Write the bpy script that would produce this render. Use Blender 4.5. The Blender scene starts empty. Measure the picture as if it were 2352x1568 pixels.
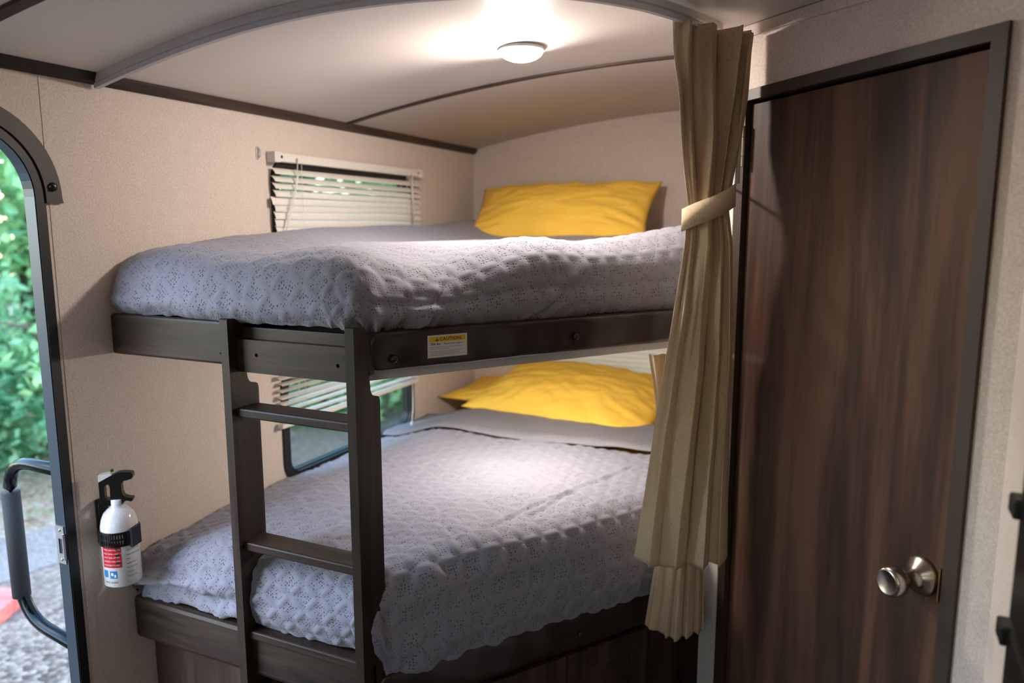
import bpy, bmesh, math, random
import numpy as np
from mathutils import Vector, Matrix
S = bpy.context.scene
COL = S.collection
rng = np.random.default_rng(7)
random.seed(7)
R = math.radians

# ------------------------------------------------------------------ camera
cam_d = bpy.data.cameras.new('camera')
cam = bpy.data.objects.new('camera', cam_d); COL.objects.link(cam)
cam.location = (1.6, 0.0, 1.6)
cam.rotation_euler = (R(90 - 8.7), 0, R(24.9))
cam_d.sensor_width = 36.0
cam_d.lens = 1725.0 * 36.0 / 2352.0
cam_d.clip_start = 0.02
cam_d.dof.use_dof = True
cam_d.dof.focus_distance = 1.60
cam_d.dof.aperture_fstop = 2.2
S.camera = cam

# ------------------------------------------------------------------ view, world
S.view_settings.view_transform = 'Standard'
S.view_settings.look = 'None'
S.view_settings.exposure = 0.0
S.view_settings.gamma = 1.0
S.view_settings.use_curve_mapping = False
W = bpy.data.worlds.new('world'); S.world = W; W.use_nodes = True
wn = W.node_tree.nodes; wl = W.node_tree.links
sky = wn.new('ShaderNodeTexSky'); sky.sky_type = 'NISHITA'; sky.sun_disc = False
sky.sun_elevation = R(50); sky.sun_rotation = R(217); sky.air_density = 1.3; sky.dust_density = .6; sky.ozone_density = 3.0
wl.new(sky.outputs[0], wn['Background'].inputs[0]); wn['Background'].inputs[1].default_value = 1.40
LAMP_COL = (1.0, 0.90, 0.79)
DOME_BUNK, DOME_LOWER, DOME_ROOM = 540.0, 145.0, 50.0      # emission of the ceiling lamps

# ------------------------------------------------------------------ materials
def new_mat(name):
    m = bpy.data.materials.new(name); m.use_nodes = True
    nt = m.node_tree
    return m, nt, nt.nodes['Principled BSDF']
def N(nt, t, **kw):
    n = nt.nodes.new(t)
    for k, v in kw.items(): setattr(n, k, v)
    return n
def lin(c):
    return tuple(((v / 255.) / 12.92 if v / 255. <= .04045 else ((v / 255. + .055) / 1.055) ** 2.4) for v in c) + (1.,)
def plain(name, c, rough=.5, metal=0., spec=.5, bump=0, bscale=200.):
    m, nt, b = new_mat(name)
    b.inputs['Base Color'].default_value = lin(c); b.inputs['Roughness'].default_value = rough
    b.inputs['Metallic'].default_value = metal; b.inputs['Specular IOR Level'].default_value = spec
    n = N(nt, 'ShaderNodeTexNoise'); n.inputs['Scale'].default_value = bscale
    tc = N(nt, 'ShaderNodeTexCoord'); nt.links.new(tc.outputs['Object'], n.inputs['Vector'])
    if bump:
        bp = N(nt, 'ShaderNodeBump'); bp.inputs['Strength'].default_value = bump; bp.inputs['Distance'].default_value = .002
        nt.links.new(n.outputs['Fac'], bp.inputs['Height']); nt.links.new(bp.outputs[0], b.inputs['Normal'])
    else:   # faint tonal variation
        mx = N(nt, 'ShaderNodeMix', data_type='RGBA'); mx.inputs[6].default_value = lin(c)
        mx.inputs[7].default_value = lin(tuple(v * .9 for v in c)); nt.links.new(n.outputs['Fac'], mx.inputs[0])
        nt.links.new(mx.outputs[2], b.inputs['Base Color'])
    return m
def ramp(nt, src, stops):
    r = N(nt, 'ShaderNodeValToRGB'); nt.links.new(src, r.inputs[0])
    e = r.color_ramp.elements
    while len(e) < len(stops): e.new(.5)
    for i, (p, c) in enumerate(stops): e[i].position = p; e[i].color = c if len(c) == 4 else c + (1,)
    return r
def wood(name, dark, mid, light, axis='Z', scale=1., rough=.42, coords='Object'):
    m, nt, b = new_mat(name)
    tc = N(nt, 'ShaderNodeTexCoord'); mp = N(nt, 'ShaderNodeMapping')
    sc = {'X': (1.2, 14, 14), 'Y': (14, 1.2, 14), 'Z': (14, 14, 1.2)}[axis]
    mp.inputs['Scale'].default_value = tuple(v * scale for v in sc)
    nt.links.new(tc.outputs[coords], mp.inputs['Vector'])
    n1 = N(nt, 'ShaderNodeTexNoise'); n1.inputs['Scale'].default_value = 1.0; n1.inputs['Detail'].default_value = 6; n1.inputs['Distortion'].default_value = .9
    nt.links.new(mp.outputs[0], n1.inputs['Vector'])
    mp2 = N(nt, 'ShaderNodeMapping'); mp2.inputs['Scale'].default_value = tuple(v * scale * 7 for v in sc)
    nt.links.new(tc.outputs[coords], mp2.inputs['Vector'])
    n2 = N(nt, 'ShaderNodeTexNoise'); n2.inputs['Scale'].default_value = 1.0; n2.inputs['Detail'].default_value = 3
    nt.links.new(mp2.outputs[0], n2.inputs['Vector'])
    mx = N(nt, 'ShaderNodeMath', operation='MULTIPLY_ADD'); mx.inputs[1].default_value = .28
    nt.links.new(n2.outputs['Fac'], mx.inputs[0]); nt.links.new(n1.outputs['Fac'], mx.inputs[2])
    r = ramp(nt, mx.outputs[0], [(.45, lin(dark)), (.62, lin(mid)), (.80, lin(light))])
    nt.links.new(r.outputs[0], b.inputs['Base Color'])
    b.inputs['Roughness'].default_value = rough; b.inputs['Specular IOR Level'].default_value = .32
    bp = N(nt, 'ShaderNodeBump'); bp.inputs['Strength'].default_value = .12; bp.inputs['Distance'].default_value = .001
    nt.links.new(n2.outputs['Fac'], bp.inputs['Height']); nt.links.new(bp.outputs[0], b.inputs['Normal'])
    return m
def wall_mat(name, c1, c2):
    m, nt, b = new_mat(name)
    tc = N(nt, 'ShaderNodeTexCoord')
    n1 = N(nt, 'ShaderNodeTexNoise'); n1.inputs['Scale'].default_value = 230; n1.inputs['Detail'].default_value = 3
    n2 = N(nt, 'ShaderNodeTexNoise'); n2.inputs['Scale'].default_value = 30; n2.inputs['Detail'].default_value = 4
    nt.links.new(tc.outputs['Object'], n1.inputs['Vector']); nt.links.new(tc.outputs['Object'], n2.inputs['Vector'])
    ad = N(nt, 'ShaderNodeMath', operation='MULTIPLY_ADD'); ad.inputs[1].default_value = .18
    nt.links.new(n2.outputs['Fac'], ad.inputs[0]); nt.links.new(n1.outputs['Fac'], ad.inputs[2])
    r = ramp(nt, ad.outputs[0], [(.38, lin(c2)), (.76, lin(c1))])
    nt.links.new(r.outputs[0], b.inputs['Base Color']); b.inputs['Roughness'].default_value = .62
    b.inputs['Specular IOR Level'].default_value = .3
    bp = N(nt, 'ShaderNodeBump'); bp.inputs['Strength'].default_value = .12; bp.inputs['Distance'].default_value = .001
    nt.links.new(n1.outputs['Fac'], bp.inputs['Height']); nt.links.new(bp.outputs[0], b.inputs['Normal'])
    return m
def weave(name, c1, c2, f=900., rough=.85, bump=.4, horiz=1.0):
    m, nt, b = new_mat(name)
    uv = N(nt, 'ShaderNodeTexCoord')
    mpa = N(nt, 'ShaderNodeMapping'); mpa.inputs['Scale'].default_value = (40, f, 1)
    mpb = N(nt, 'ShaderNodeMapping'); mpb.inputs['Scale'].default_value = (f, 40, 1)
    outs = []
    for mp in (mpa, mpb):
        nt.links.new(uv.outputs['UV'], mp.inputs['Vector'])
        n = N(nt, 'ShaderNodeTexNoise'); n.inputs['Scale'].default_value = 1.0; n.inputs['Detail'].default_value = 2
        nt.links.new(mp.outputs[0], n.inputs['Vector']); outs.append(n.outputs['Fac'])
    ad = N(nt, 'ShaderNodeMath', operation='MULTIPLY_ADD'); ad.inputs[1].default_value = horiz
    nt.links.new(outs[0], ad.inputs[0]); nt.links.new(outs[1], ad.inputs[2])
    r = ramp(nt, ad.outputs[0], [(.55, lin(c2)), (1.35 if horiz > 1.2 else 1., lin(c1))])
    r.color_ramp.elements[1].position = min(1., r.color_ramp.elements[1].position)
    nt.links.new(r.outputs[0], b.inputs['Base Color'])
    b.inputs['Roughness'].default_value = rough; b.inputs['Specular IOR Level'].default_value = .2
    bp = N(nt, 'ShaderNodeBump'); bp.inputs['Strength'].default_value = bump; bp.inputs['Distance'].default_value = .0006
    nt.links.new(ad.outputs[0], bp.inputs['Height']); nt.links.new(bp.outputs[0], b.inputs['Normal'])
    return m
def quilt_mat(name, c):
    m, nt, b = new_mat(name)
    uv = N(nt, 'ShaderNodeTexCoord'); at = N(nt, 'ShaderNodeAttribute', attribute_name='petal')
    vor = N(nt, 'ShaderNodeTexVoronoi'); vor.inputs['Scale'].default_value = 8.0; vor.inputs['Randomness'].default_value = .4
    nt.links.new(uv.outputs['UV'], vor.inputs['Vector'])
    mr = N(nt, 'ShaderNodeMapRange', interpolation_type='SMOOTHSTEP'); mr.inputs[1].default_value = .12; mr.inputs[2].default_value = .34
    nt.links.new(vor.outputs['Distance'], mr.inputs[0])                      # 0 in the stitch pit, 1 outside
    inv = N(nt, 'ShaderNodeMath', operation='SUBTRACT'); inv.inputs[0].default_value = 1.; nt.links.new(mr.outputs[0], inv.inputs[1])
    mk = N(nt, 'ShaderNodeMath', operation='MULTIPLY'); nt.links.new(inv.outputs[0], mk.inputs[0]); nt.links.new(at.outputs['Fac'], mk.inputs[1])
    neg = N(nt, 'ShaderNodeMath', operation='MULTIPLY'); neg.inputs[1].default_value = -1.; nt.links.new(mk.outputs[0], neg.inputs[0])
    fine = N(nt, 'ShaderNodeTexNoise'); fine.inputs['Scale'].default_value = 30; nt.links.new(uv.outputs['UV'], fine.inputs['Vector'])
    ad = N(nt, 'ShaderNodeMath', operation='MULTIPLY_ADD'); ad.inputs[1].default_value = .12
    nt.links.new(fine.outputs['Fac'], ad.inputs[0]); nt.links.new(neg.outputs[0], ad.inputs[2])
    bp = N(nt, 'ShaderNodeBump'); bp.inputs['Strength'].default_value = .9; bp.inputs['Distance'].default_value = .0028
    nt.links.new(ad.outputs[0], bp.inputs['Height']); nt.links.new(bp.outputs[0], b.inputs['Normal'])
    mx = N(nt, 'ShaderNodeMix', data_type='RGBA'); mx.inputs[6].default_value = lin(c); mx.inputs[7].default_value = lin(tuple(v * .72 for v in c))
    nt.links.new(mk.outputs[0], mx.inputs[0]); nt.links.new(mx.outputs[2], b.inputs['Base Color'])   # shade inside the stitch pits, painted into the colour
    b.inputs['Roughness'].default_value = .8; b.inputs['Specular IOR Level'].default_value = .25
    b.inputs['Sheen Weight'].default_value = .15
    return m
def glass_mat(name, tint=(.66, .70, .68)):
    m = bpy.data.materials.new(name); m.use_nodes = True; nt = m.node_tree
    for n in list(nt.nodes): nt.nodes.remove(n)
    o = N(nt, 'ShaderNodeOutputMaterial'); g = N(nt, 'ShaderNodeBsdfGlossy'); t = N(nt, 'ShaderNodeBsdfTransparent'); x = N(nt, 'ShaderNodeMixShader')
    g.inputs['Roughness'].default_value = .02; t.inputs['Color'].default_value = tint + (1,)
    f = N(nt, 'ShaderNodeFresnel'); f.inputs[0].default_value = 1.45
    ge = N(nt, 'ShaderNodeNewGeometry'); iv = N(nt, 'ShaderNodeMath', operation='SUBTRACT'); iv.inputs[0].default_value = 1.; nt.links.new(ge.outputs['Backfacing'], iv.inputs[1])
    mu = N(nt, 'ShaderNodeMath', operation='MULTIPLY'); nt.links.new(f.outputs[0], mu.inputs[0]); nt.links.new(iv.outputs[0], mu.inputs[1])   # reflect once, on the front of the pane
    nt.links.new(mu.outputs[0], x.inputs[0]); nt.links.new(t.outputs[0], x.inputs[1]); nt.links.new(g.outputs[0], x.inputs[2]); nt.links.new(x.outputs[0], o.inputs[0])
    return m
def emit(name, c, s, side=.08):
    m, nt, b = new_mat(name)
    b.inputs['Base Color'].default_value = (.9, .9, .9, 1)
    b.inputs['Emission Color'].default_value = c + (1,); 
    ge = N(nt, 'ShaderNodeNewGeometry'); sp = N(nt, 'ShaderNodeSeparateXYZ'); nt.links.new(ge.outputs['Normal'], sp.inputs[0])
    mr = N(nt, 'ShaderNodeMapRange'); mr.inputs[1].default_value = 0.; mr.inputs[2].default_value = -1.; mr.inputs[3].default_value = side * s; mr.inputs[4].default_value = s
    nt.links.new(sp.outputs['Z'], mr.inputs[0]); nt.links.new(mr.outputs[0], b.inputs['Emission Strength'])     # the LED sits behind the middle of the lens
    return m
def leaf_mat(name, c1, c2):
    m, nt, b = new_mat(name)
    o = nt.nodes['Material Output']
    tc = N(nt, 'ShaderNodeTexCoord'); n = N(nt, 'ShaderNodeTexNoise'); n.inputs['Scale'].default_value = 2.2; n.inputs['Detail'].default_value = 4
    nt.links.new(tc.outputs['Object'], n.inputs['Vector'])
    r = ramp(nt, n.outputs['Fac'], [(.35, lin(c1)), (.65, lin(c2))])
    d = N(nt, 'ShaderNodeBsdfTranslucent'); mx = N(nt, 'ShaderNodeMixShader'); mx.inputs[0].default_value = .45
    nt.links.new(r.outputs[0], b.inputs['Base Color']); nt.links.new(r.outputs[0], d.inputs['Color']); b.inputs['Roughness'].default_value = .55
    nt.links.new(b.outputs[0], mx.inputs[1]); nt.links.new(d.outputs[0], mx.inputs[2]); nt.links.new(mx.outputs[0], o.inputs[0])
    return m
def ground_mat(name, cols, scale=6.):
    m, nt, b = new_mat(name)
    tc = N(nt, 'ShaderNodeTexCoord')
    v = N(nt, 'ShaderNodeTexVoronoi'); v.inputs['Scale'].default_value = scale * 5
    n = N(nt, 'ShaderNodeTexNoise'); n.inputs['Scale'].default_value = .9; n.inputs['Detail'].default_value = 6
    nt.links.new(tc.outputs['Object'], v.inputs['Vector']); nt.links.new(tc.outputs['Object'], n.inputs['Vector'])
    sp = N(nt, 'ShaderNodeSeparateColor'); nt.links.new(v.outputs['Color'], sp.inputs[0])
    ad = N(nt, 'ShaderNodeMath', operation='MULTIPLY_ADD'); ad.inputs[1].default_value = .45
    sb = N(nt, 'ShaderNodeMath', operation='SUBTRACT'); sb.inputs[1].default_value = .22
    nt.links.new(sp.outputs[0], ad.inputs[0]); nt.links.new(n.outputs['Fac'], ad.inputs[2]); nt.links.new(ad.outputs[0], sb.inputs[0])
    r = ramp(nt, sb.outputs[0], [(.25 + .5 * i / (len(cols) - 1), lin(c)) for i, c in enumerate(cols)])
    nt.links.new(r.outputs[0], b.inputs['Base Color']); b.inputs['Roughness'].default_value = .9
    bp = N(nt, 'ShaderNodeBump'); bp.inputs['Distance'].default_value = .02; nt.links.new(v.outputs['Distance'], bp.inputs['Height']); nt.links.new(bp.outputs[0], b.inputs['Normal'])
    return m

M = {}
M['wall'] = wall_mat('wall_paper_beige', (218, 205, 195), (196, 181, 170))
M['ceil'] = plain('ceiling_vinyl', (216, 209, 203), .5, bump=.12, bscale=160.)
M['floor'] = wood('floor_vinyl', (70, 55, 45), (96, 78, 64), (120, 100, 84), 'Y', .6)
M['darkwood'] = wood('stained_maple', (26, 18, 14), (48, 36, 29), (64, 50, 41), 'X', 1.5, .45)
M['railwood'] = wood('stained_maple_upright', (26, 18, 13), (45, 33, 25), (60, 46, 36), 'Z', 1.3, .45)
M['trimwood'] = wood('dark_trim_wood', (40, 29, 23), (58, 43, 35), (76, 58, 48), 'Y', 1.0, .5)
M['battenwood'] = wood('dark_batten_wood', (40, 29, 23), (58, 43, 35), (72, 55, 46), 'X', 1.0, .5)
M['cabwood'] = wood('cabinet_wood', (44, 32, 26), (66, 50, 42), (84, 66, 56), 'Z', .8, .45)
M['doorwood'] = wood('walnut_door_laminate', (44, 28, 20), (72, 48, 36), (98, 69, 52), 'Z', .9, .6)
M['doorframe'] = plain('brown_door_frame', (60, 45, 35), .5)
M['pad'] = plain('brown_vinyl', (44, 34, 31), .34, bump=.08, bscale=500.)
M['button'] = plain('dark_button', (40, 32, 28), .3)
M['curtain'] = weave('curtain_linen', (200, 178, 150), (170, 148, 120), 260., bump=.5)
M['quilt'] = quilt_mat('grey_quilt', (139, 138, 151))
M['sheet'] = weave('grey_sheet', (134, 131, 138), (124, 121, 128), 300., bump=.2)
M['yellow'] = weave('yellow_cotton', (250, 202, 84), (240, 188, 68), 400., bump=.15)
M['white'] = plain('white_plastic', (226, 222, 216), .4)
M['slat'] = plain('white_slat', (232, 226, 218), .35)
M['track'] = plain('white_track', (205, 204, 210), .35)
M['black'] = plain('black_rubber', (16, 16, 18), .45)
M['blackgloss'] = plain('black_plastic', (14, 14, 15), .3)
M['alu'] = plain('dark_aluminium', (48, 60, 72), .35, .5)
M['brownplastic'] = plain('brown_trim_plastic', (50, 40, 36), .5)
M['steel'] = plain('brushed_nickel', (176, 166, 156), .27, 1.)
M['zinc'] = plain('zinc_plate', (190, 192, 194), .3, 1.)
M['brass'] = plain('brass_plate', (190, 165, 110), .3, 1.)
M['extw'] = plain('white_enamel', (228, 226, 228), .12)
M['red'] = plain('label_red', (196, 26, 40), .35)
M['blue'] = plain('label_blue', (40, 120, 190), .35)
M['print'] = plain('print_dark', (52, 44, 48), .5)
M['printw'] = plain('print_white', (235, 225, 222), .5)
M['labelw'] = plain('label_white', (226, 224, 222), .4)
M['caution'] = plain('caution_yellow', (238, 190, 20), .4)
M['green'] = plain('green_seal', (20, 120, 50), .4)
M['glass'] = glass_mat('window_glass')
M['dome_bunk'] = emit('lamp_lens_bunk', LAMP_COL, DOME_BUNK)
M['dome_lower'] = emit('lamp_lens_lower', LAMP_COL, DOME_LOWER, 1.0)
M['dome_room'] = emit('lamp_lens_room', LAMP_COL, DOME_ROOM, 1.0)
M['foam'] = plain('grey_foam', (28, 31, 35), .8, bump=.3, bscale=300.)
M['chrome'] = plain('black_chrome', (30, 37, 39), .14, .9)
M['leafA'] = leaf_mat('leaf_bright', (112, 172, 112), (188, 220, 158))
M['leafB'] = leaf_mat('leaf_mid', (92, 158, 112), (162, 206, 158))
M['leafC'] = leaf_mat('leaf_dark', (58, 116, 76), (118, 170, 116))
M['bark'] = plain('bark', (90, 76, 62), .9, bump=.6, bscale=30.)
M['dirt'] = ground_mat('leaf_litter', [(88, 66, 50), (126, 100, 80), (156, 130, 110), (100, 112, 70), (168, 152, 140)], 6)
M['gravel'] = ground_mat('gravel', [(78, 66, 55), (112, 98, 84), (150, 136, 120), (122, 106, 90)], 7)
M['path'] = ground_mat('concrete_path', [(122, 112, 104), (134, 124, 116), (146, 136, 128)], 8)
M['redwood'] = wood('red_painted_board', (196, 92, 84), (216, 112, 102), (226, 130, 118), 'X', .7, .6)

# ------------------------------------------------------------------ object helpers
def link(o): COL.objects.link(o); return o
def tag(o, label, cat, group=None):
    o['label'] = label; o['category'] = cat
    if group: o['group'] = group
    return o
def struct(o, label=None):
    o['kind'] = 'structure'
    if label: o['label'] = label
    return o
def thing(name, loc, label, cat, rotz=0., group=None):
    e = bpy.data.objects.new(name, None); link(e); e.location = loc; e.rotation_euler = (0, 0, rotz); e.empty_display_size = .05
    return tag(e, label, cat, group)
def world_loc(p):
    l = Vector((0, 0, 0))
    while p is not None: l += p.location; p = p.parent
    return np.array(l)
def mk(name, V, F, mat, parent=None, smooth=False, local=False, origin=None, uv=None, attr=None):
    V = np.array(V, float)
    if parent is None:
        if origin is None: origin = np.array([(V[:, 0].min() + V[:, 0].max()) / 2, (V[:, 1].min() + V[:, 1].max()) / 2, V[:, 2].min()])
        V = V - origin
    elif not local: V = V - world_loc(parent); 
    me = bpy.data.meshes.new(name)
    me.from_pydata(V.tolist(), [], F if isinstance(F, list) else F.tolist()); me.update()
    if smooth: me.polygons.foreach_set('use_smooth', [True] * len(me.polygons))
    if uv is not None:
        l = me.uv_layers.new(name='UVMap'); idx = np.empty(len(me.loops), np.int32); me.loops.foreach_get('vertex_index', idx)
        l.data.foreach_set('uv', np.asarray(uv, np.float32)[idx].ravel())
    if attr:
        for k, a in attr.items():
            at = me.attributes.new(k, 'FLOAT', 'POINT'); at.data.foreach_set('value', np.asarray(a, np.float32))
    me.materials.append(mat)
    o = link(bpy.data.objects.new(name, me))
    if parent is None: o.location = origin
    else: o.parent = parent
    return o
def bm_data(bm):
    bm.verts.ensure_lookup_table(); bm.verts.index_update()
    V = [tuple(v.co) for v in bm.verts]; F = [[v.index for v in f.verts] for f in bm.faces]; bm.free(); return V, F
def box_data(lo, hi, bev=0., seg=2):
    bm = bmesh.new(); bmesh.ops.create_cube(bm, size=1.)
    lo, hi = np.array(lo), np.array(hi); c = (lo + hi) / 2; s = hi - lo
    for v in bm.verts: v.co = Vector((c[0] + v.co.x * s[0], c[1] + v.co.y * s[1], c[2] + v.co.z * s[2]))
    if bev: bmesh.ops.bevel(bm, geom=bm.edges[:], offset=bev, segments=seg, profile=.5, affect='EDGES')
    return bm_data(bm)
def box(name, lo, hi, mat, parent=None, bev=0., local=False, seg=2):
    V, F = box_data(lo, hi, bev, seg); return mk(name, V, F, mat, parent, local=local)
def join(parts):
    V, F = [], []
    for v, f in parts:
        n = len(V); V += [tuple(p) for p in v]; F += [[i + n for i in q] for q in f]
    return V, F
def plate_data(loops, fn, t0, t1):
    """polygon loops (outer first, then holes) in 2D; fn(a, b, t) -> 3D; slab between depths t0 and t1"""
    bm = bmesh.new(); edges = []
    for lp in loops:
        vs = [bm.verts.new((a, b, 0)) for a, b in lp]
        edges += [bm.edges.new((vs[i], vs[(i + 1) % len(vs)])) for i in range(len(vs))]
    bmesh.ops.triangle_fill(bm, use_beauty=True, use_dissolve=False, edges=edges)
    bm.verts.ensure_lookup_table(); bm.verts.index_update()
    P2 = [(v.co.x, v.co.y) for v in bm.verts]; T = [[v.index for v in f.verts] for f in bm.faces]
    bm.free(); n = len(P2)
    V = [fn(a, b, t0) for a, b in P2] + [fn(a, b, t1) for a, b in P2]
    F = [t for t in T] + [[i + n for i in reversed(t)] for t in T]
    k = 0
    for lp in loops:
        L = len(lp)
        for i in range(L): a, b = k + i, k + (i + 1) % L; F.append([a, a + n, b + n, b])
        k += L
    bm = bmesh.new(); vs = [bm.verts.new(v) for v in V]
    for f in F:
        try: bm.faces.new([vs[i] for i in f])
        except ValueError: pass
    bmesh.ops.recalc_face_normals(bm, faces=bm.faces[:])
    return bm_data(bm)
def rrect(a0, b0, a1, b1, r, n=7):
    pts = []
    for cx, cy, s in ((a1 - r, b1 - r, 0), (a0 + r, b1 - r, 90), (a0 + r, b0 + r, 180), (a1 - r, b0 + r, 270)):
        for i in range(n + 1): t = R(s + 90. * i / n); pts.append((cx + r * math.cos(t), cy + r * math.sin(t)))
    return pts
def tube_data(path, rad, n=10, caps=True):
    P = np.array(path, float); V = []; F = []
    rad = np.broadcast_to(rad, len(P)); up = np.array([0, 0, 1.])
    for i, p in enumerate(P):
        t = P[min(i + 1, len(P) - 1)] - P[max(i - 1, 0)]; t /= np.linalg.norm(t) + 1e-12
        a = np.cross(t, up)
        if np.linalg.norm(a) < 1e-3: a = np.cross(t, [1., 0, 0])
        a /= np.linalg.norm(a); b = np.cross(a, t)
        for k in range(n): th = 2 * math.pi * k / n; V.append(tuple(p + rad[i] * (a * math.cos(th) + b * math.sin(th))))
    for i in range(len(P) - 1):
        for k in range(n): F.append([i * n + k, i * n + (k + 1) % n, (i + 1) * n + (k + 1) % n, (i + 1) * n + k])
    if caps: F.append(list(range(n))[::-1]); F.append([(len(P) - 1) * n + k for k in range(n)])
    return V, F
def lathe_data(prof, n=32, axis='Z'):
    V, F = [], []; m = len(prof)
    for k in range(n):
        t = 2 * math.pi * k / n
        for r, z in prof: V.append((r * math.cos(t), r * math.sin(t), z))
    for k in range(n):
        for i in range(m - 1): a = k * m + i; b = ((k + 1) % n) * m + i; F.append([a, b, b + 1, a + 1])
    V = np.array(V)
    if axis == 'Y': V = V[:, [0, 2, 1]] * [1, 1, -1]     # profile axis along +y
    if axis == '-Y': V = V[:, [0, 2, 1]] * [1, -1, 1]
    if axis == 'X': V = V[:, [2, 0, 1]]
    return V.tolist(), F
def grid_faces(nu, nv, closed_u=False):
    F = []
    for i in range(nu - (0 if closed_u else 1)):
        for j in range(nv - 1):
            a = i * nv + j; b = ((i + 1) % nu) * nv + j; F.append([a, b, b + 1, a + 1])
    return F
def rot(V, ang):
    V = np.array(V, float); c, s = math.cos(ang), math.sin(ang)
    return np.stack([V[:, 0] * c - V[:, 1] * s, V[:, 0] * s + V[:, 1] * c, V[:, 2]], 1)
def text_data(body, size):
    cu = bpy.data.curves.new('lettering_tmp', 'FONT'); cu.body = body; cu.size = size; cu.resolution_u = 2
    o = link(bpy.data.objects.new('lettering_tmp', cu)); bpy.context.view_layer.update()
    me = bpy.data.meshes.new_from_object(o)
    V = np.array([v.co[:] for v in me.vertices]); F = [list(p.vertices) for p in me.polygons]
    bpy.data.objects.remove(o); bpy.data.meshes.remove(me); bpy.data.curves.remove(cu)
    return V, F
def vnoise(x, y, seed=0):
    """smooth value noise in [-1, 1]"""
    r = np.random.default_rng(seed).uniform(-1, 1, (64, 64))
    xi = np.floor(x).astype(int); yi = np.floor(y).astype(int); fx = x - xi; fy = y - yi
    fx = fx * fx * (3 - 2 * fx); fy = fy * fy * (3 - 2 * fy)
    g = lambda a, b: r[a % 64, b % 64]
    return (g(xi, yi) * (1 - fx) + g(xi + 1, yi) * fx) * (1 - fy) + (g(xi, yi + 1) * (1 - fx) + g(xi + 1, yi + 1) * fx) * fy
def fnoise(x, y, seed=0, oct=3):
    s = 0; a = 1.
    for k in range(oct): s = s + a * vnoise(x * 2 ** k, y * 2 ** k, seed + k); a *= .5
    return s
def sstep(a, b, x): t = np.clip((x - a) / (b - a), 0, 1); return t * t * (3 - 2 * t)

# ------------------------------------------------------------------ room measures
YB = 3.038                       # back wall
def zc(x): return 2.054 - .09 * (x - 1.15) ** 2        # arched ceiling
WT = .024                        # outer wall thickness
XP = 1.268                       # bathroom partition
DA = (1.272, 1.918)              # corner where the angled bathroom wall starts
TD = np.array([math.sin(R(34)), math.cos(R(34)), 0.])   # direction of the bunk's angled edge
TN = np.array([TD[1], -TD[0], 0.])                      # its outward normal
PB = np.array([.72, 1.22, 0.])                          # its start, at the ladder corner
FY = 1.192                       # foot board face

# ================================================================== structure
WIN = [(1.752, 1.432, 2.502, 1.802), (1.752, .80, 2.502, 1.165)]      # left wall windows (y0, z0, y1, z1)
dy0, dy1, dzt, dr = .40, 1.042, 1.80, .138
door_hole = [(dy0, .02), (dy1, .02)] + [(dy1 - dr + dr * math.cos(R(a)), dzt - dr + dr * math.sin(R(a))) for a in np.linspace(0, 90, 12)] + \
            [(dy0 + dr - dr * math.sin(R(a)), dzt - dr + dr * math.cos(R(a))) for a in np.linspace(0, 90, 12)]
fx = lambda a, b, t: (t, a, b)
V, F = plate_data([[(-2.2, 0), (YB, 0), (YB, zc(0)), (-2.2, zc(0))], door_hole] + [rrect(a + .012, b + .012, c - .012, d - .012, .055) for a, b, c, d in WIN], fx, 0., -WT)
wall_left = struct(mk('wall_left', V, F, M['wall'], origin=np.zeros(3)), 'beige papered side wall with entry opening and two windows')
box('seam_strip', (0, 1.074, 0), (.0012, 1.096, 1.92), M['wall'], wall_left)
# back wall with the lower rear window
xs = np.linspace(2.3, 0, 24)
RW = (.34, .78, 1.16, 1.20)
V, F = plate_data([[(0, 0), (2.3, 0)] + [(x, zc(x)) for x in xs], rrect(*RW, .055)], lambda a, b, t: (a, YB + t, b), 0., .04)
struct(mk('wall_back', V, F, M['wall'], origin=np.zeros(3)), 'beige rear wall behind the pillows')
# bathroom partition and angled wall with the door opening
ang = R(-45); AX = np.array([math.cos(ang), math.sin(ang), 0]); AN = np.array([AX[1], -AX[0], 0.])   # AN points into the room
AN = np.array([-math.sqrt(.5), -math.sqrt(.5), 0.])
def fa(a, b, t):
    p = np.array([DA[0], DA[1], 0]) + AX * a - AN * t; return (p[0], p[1], b)
DW0, DW1, DWZ = .096, .699, 1.888       # door opening along the angled wall
sx = np.linspace(.783, 0, 8)
V, F = plate_data([[(0, 0), (DW0, 0), (DW0, DWZ), (DW1, DWZ), (DW1, 0), (.783, 0)] + [(s, zc(DA[0] + AX[0] * s)) for s in sx]], fa, 0., .035)
struct(mk('wall_angled', V, F, M['wall'], origin=np.zeros(3)), 'angled beige wall around the bathroom door')
V, F = plate_data([[(DA[1], 0), (YB, 0), (YB, zc(XP)), (DA[1], zc(XP))]], fx, XP, XP + .03)
struct(mk('wall_partition', V, F, M['wall'], origin=np.zeros(3)), 'beige partition between bunks and bathroom')
ex, ey = DA[0] + AX[0] * .783, DA[1] + AX[1] * .783
V, F = plate_data([[(1.10, 0), (ey, 0), (ey, zc(ex)), (1.10, zc(ex))]], fx, ex, ex + .03)
struct(mk('wall_return', V, F, M['wall'], origin=np.zeros(3)), 'narrow beige wall return beside the black refrigerator')
V, F = plate_data([[(ex + .03, 0), (2.3, 0), (2.3, zc(2.3)), (ex + .03, zc(ex))]], lambda a, b, t: (a, t, b), 1.10, 1.13)
struct(mk('wall_galley', V, F, M['wall'], origin=np.zeros(3)))
V, F = plate_data([[(-2.2, 0), (YB, 0), (YB, zc(2.3)), (-2.2, zc(2.3))]], fx, 2.3, 2.34)
struct(mk('wall_right', V, F, M['wall'], origin=np.zeros(3)))
FW = (.70, 1.0, 1.75, 1.60)  # opening for the added, unseen front window
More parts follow.
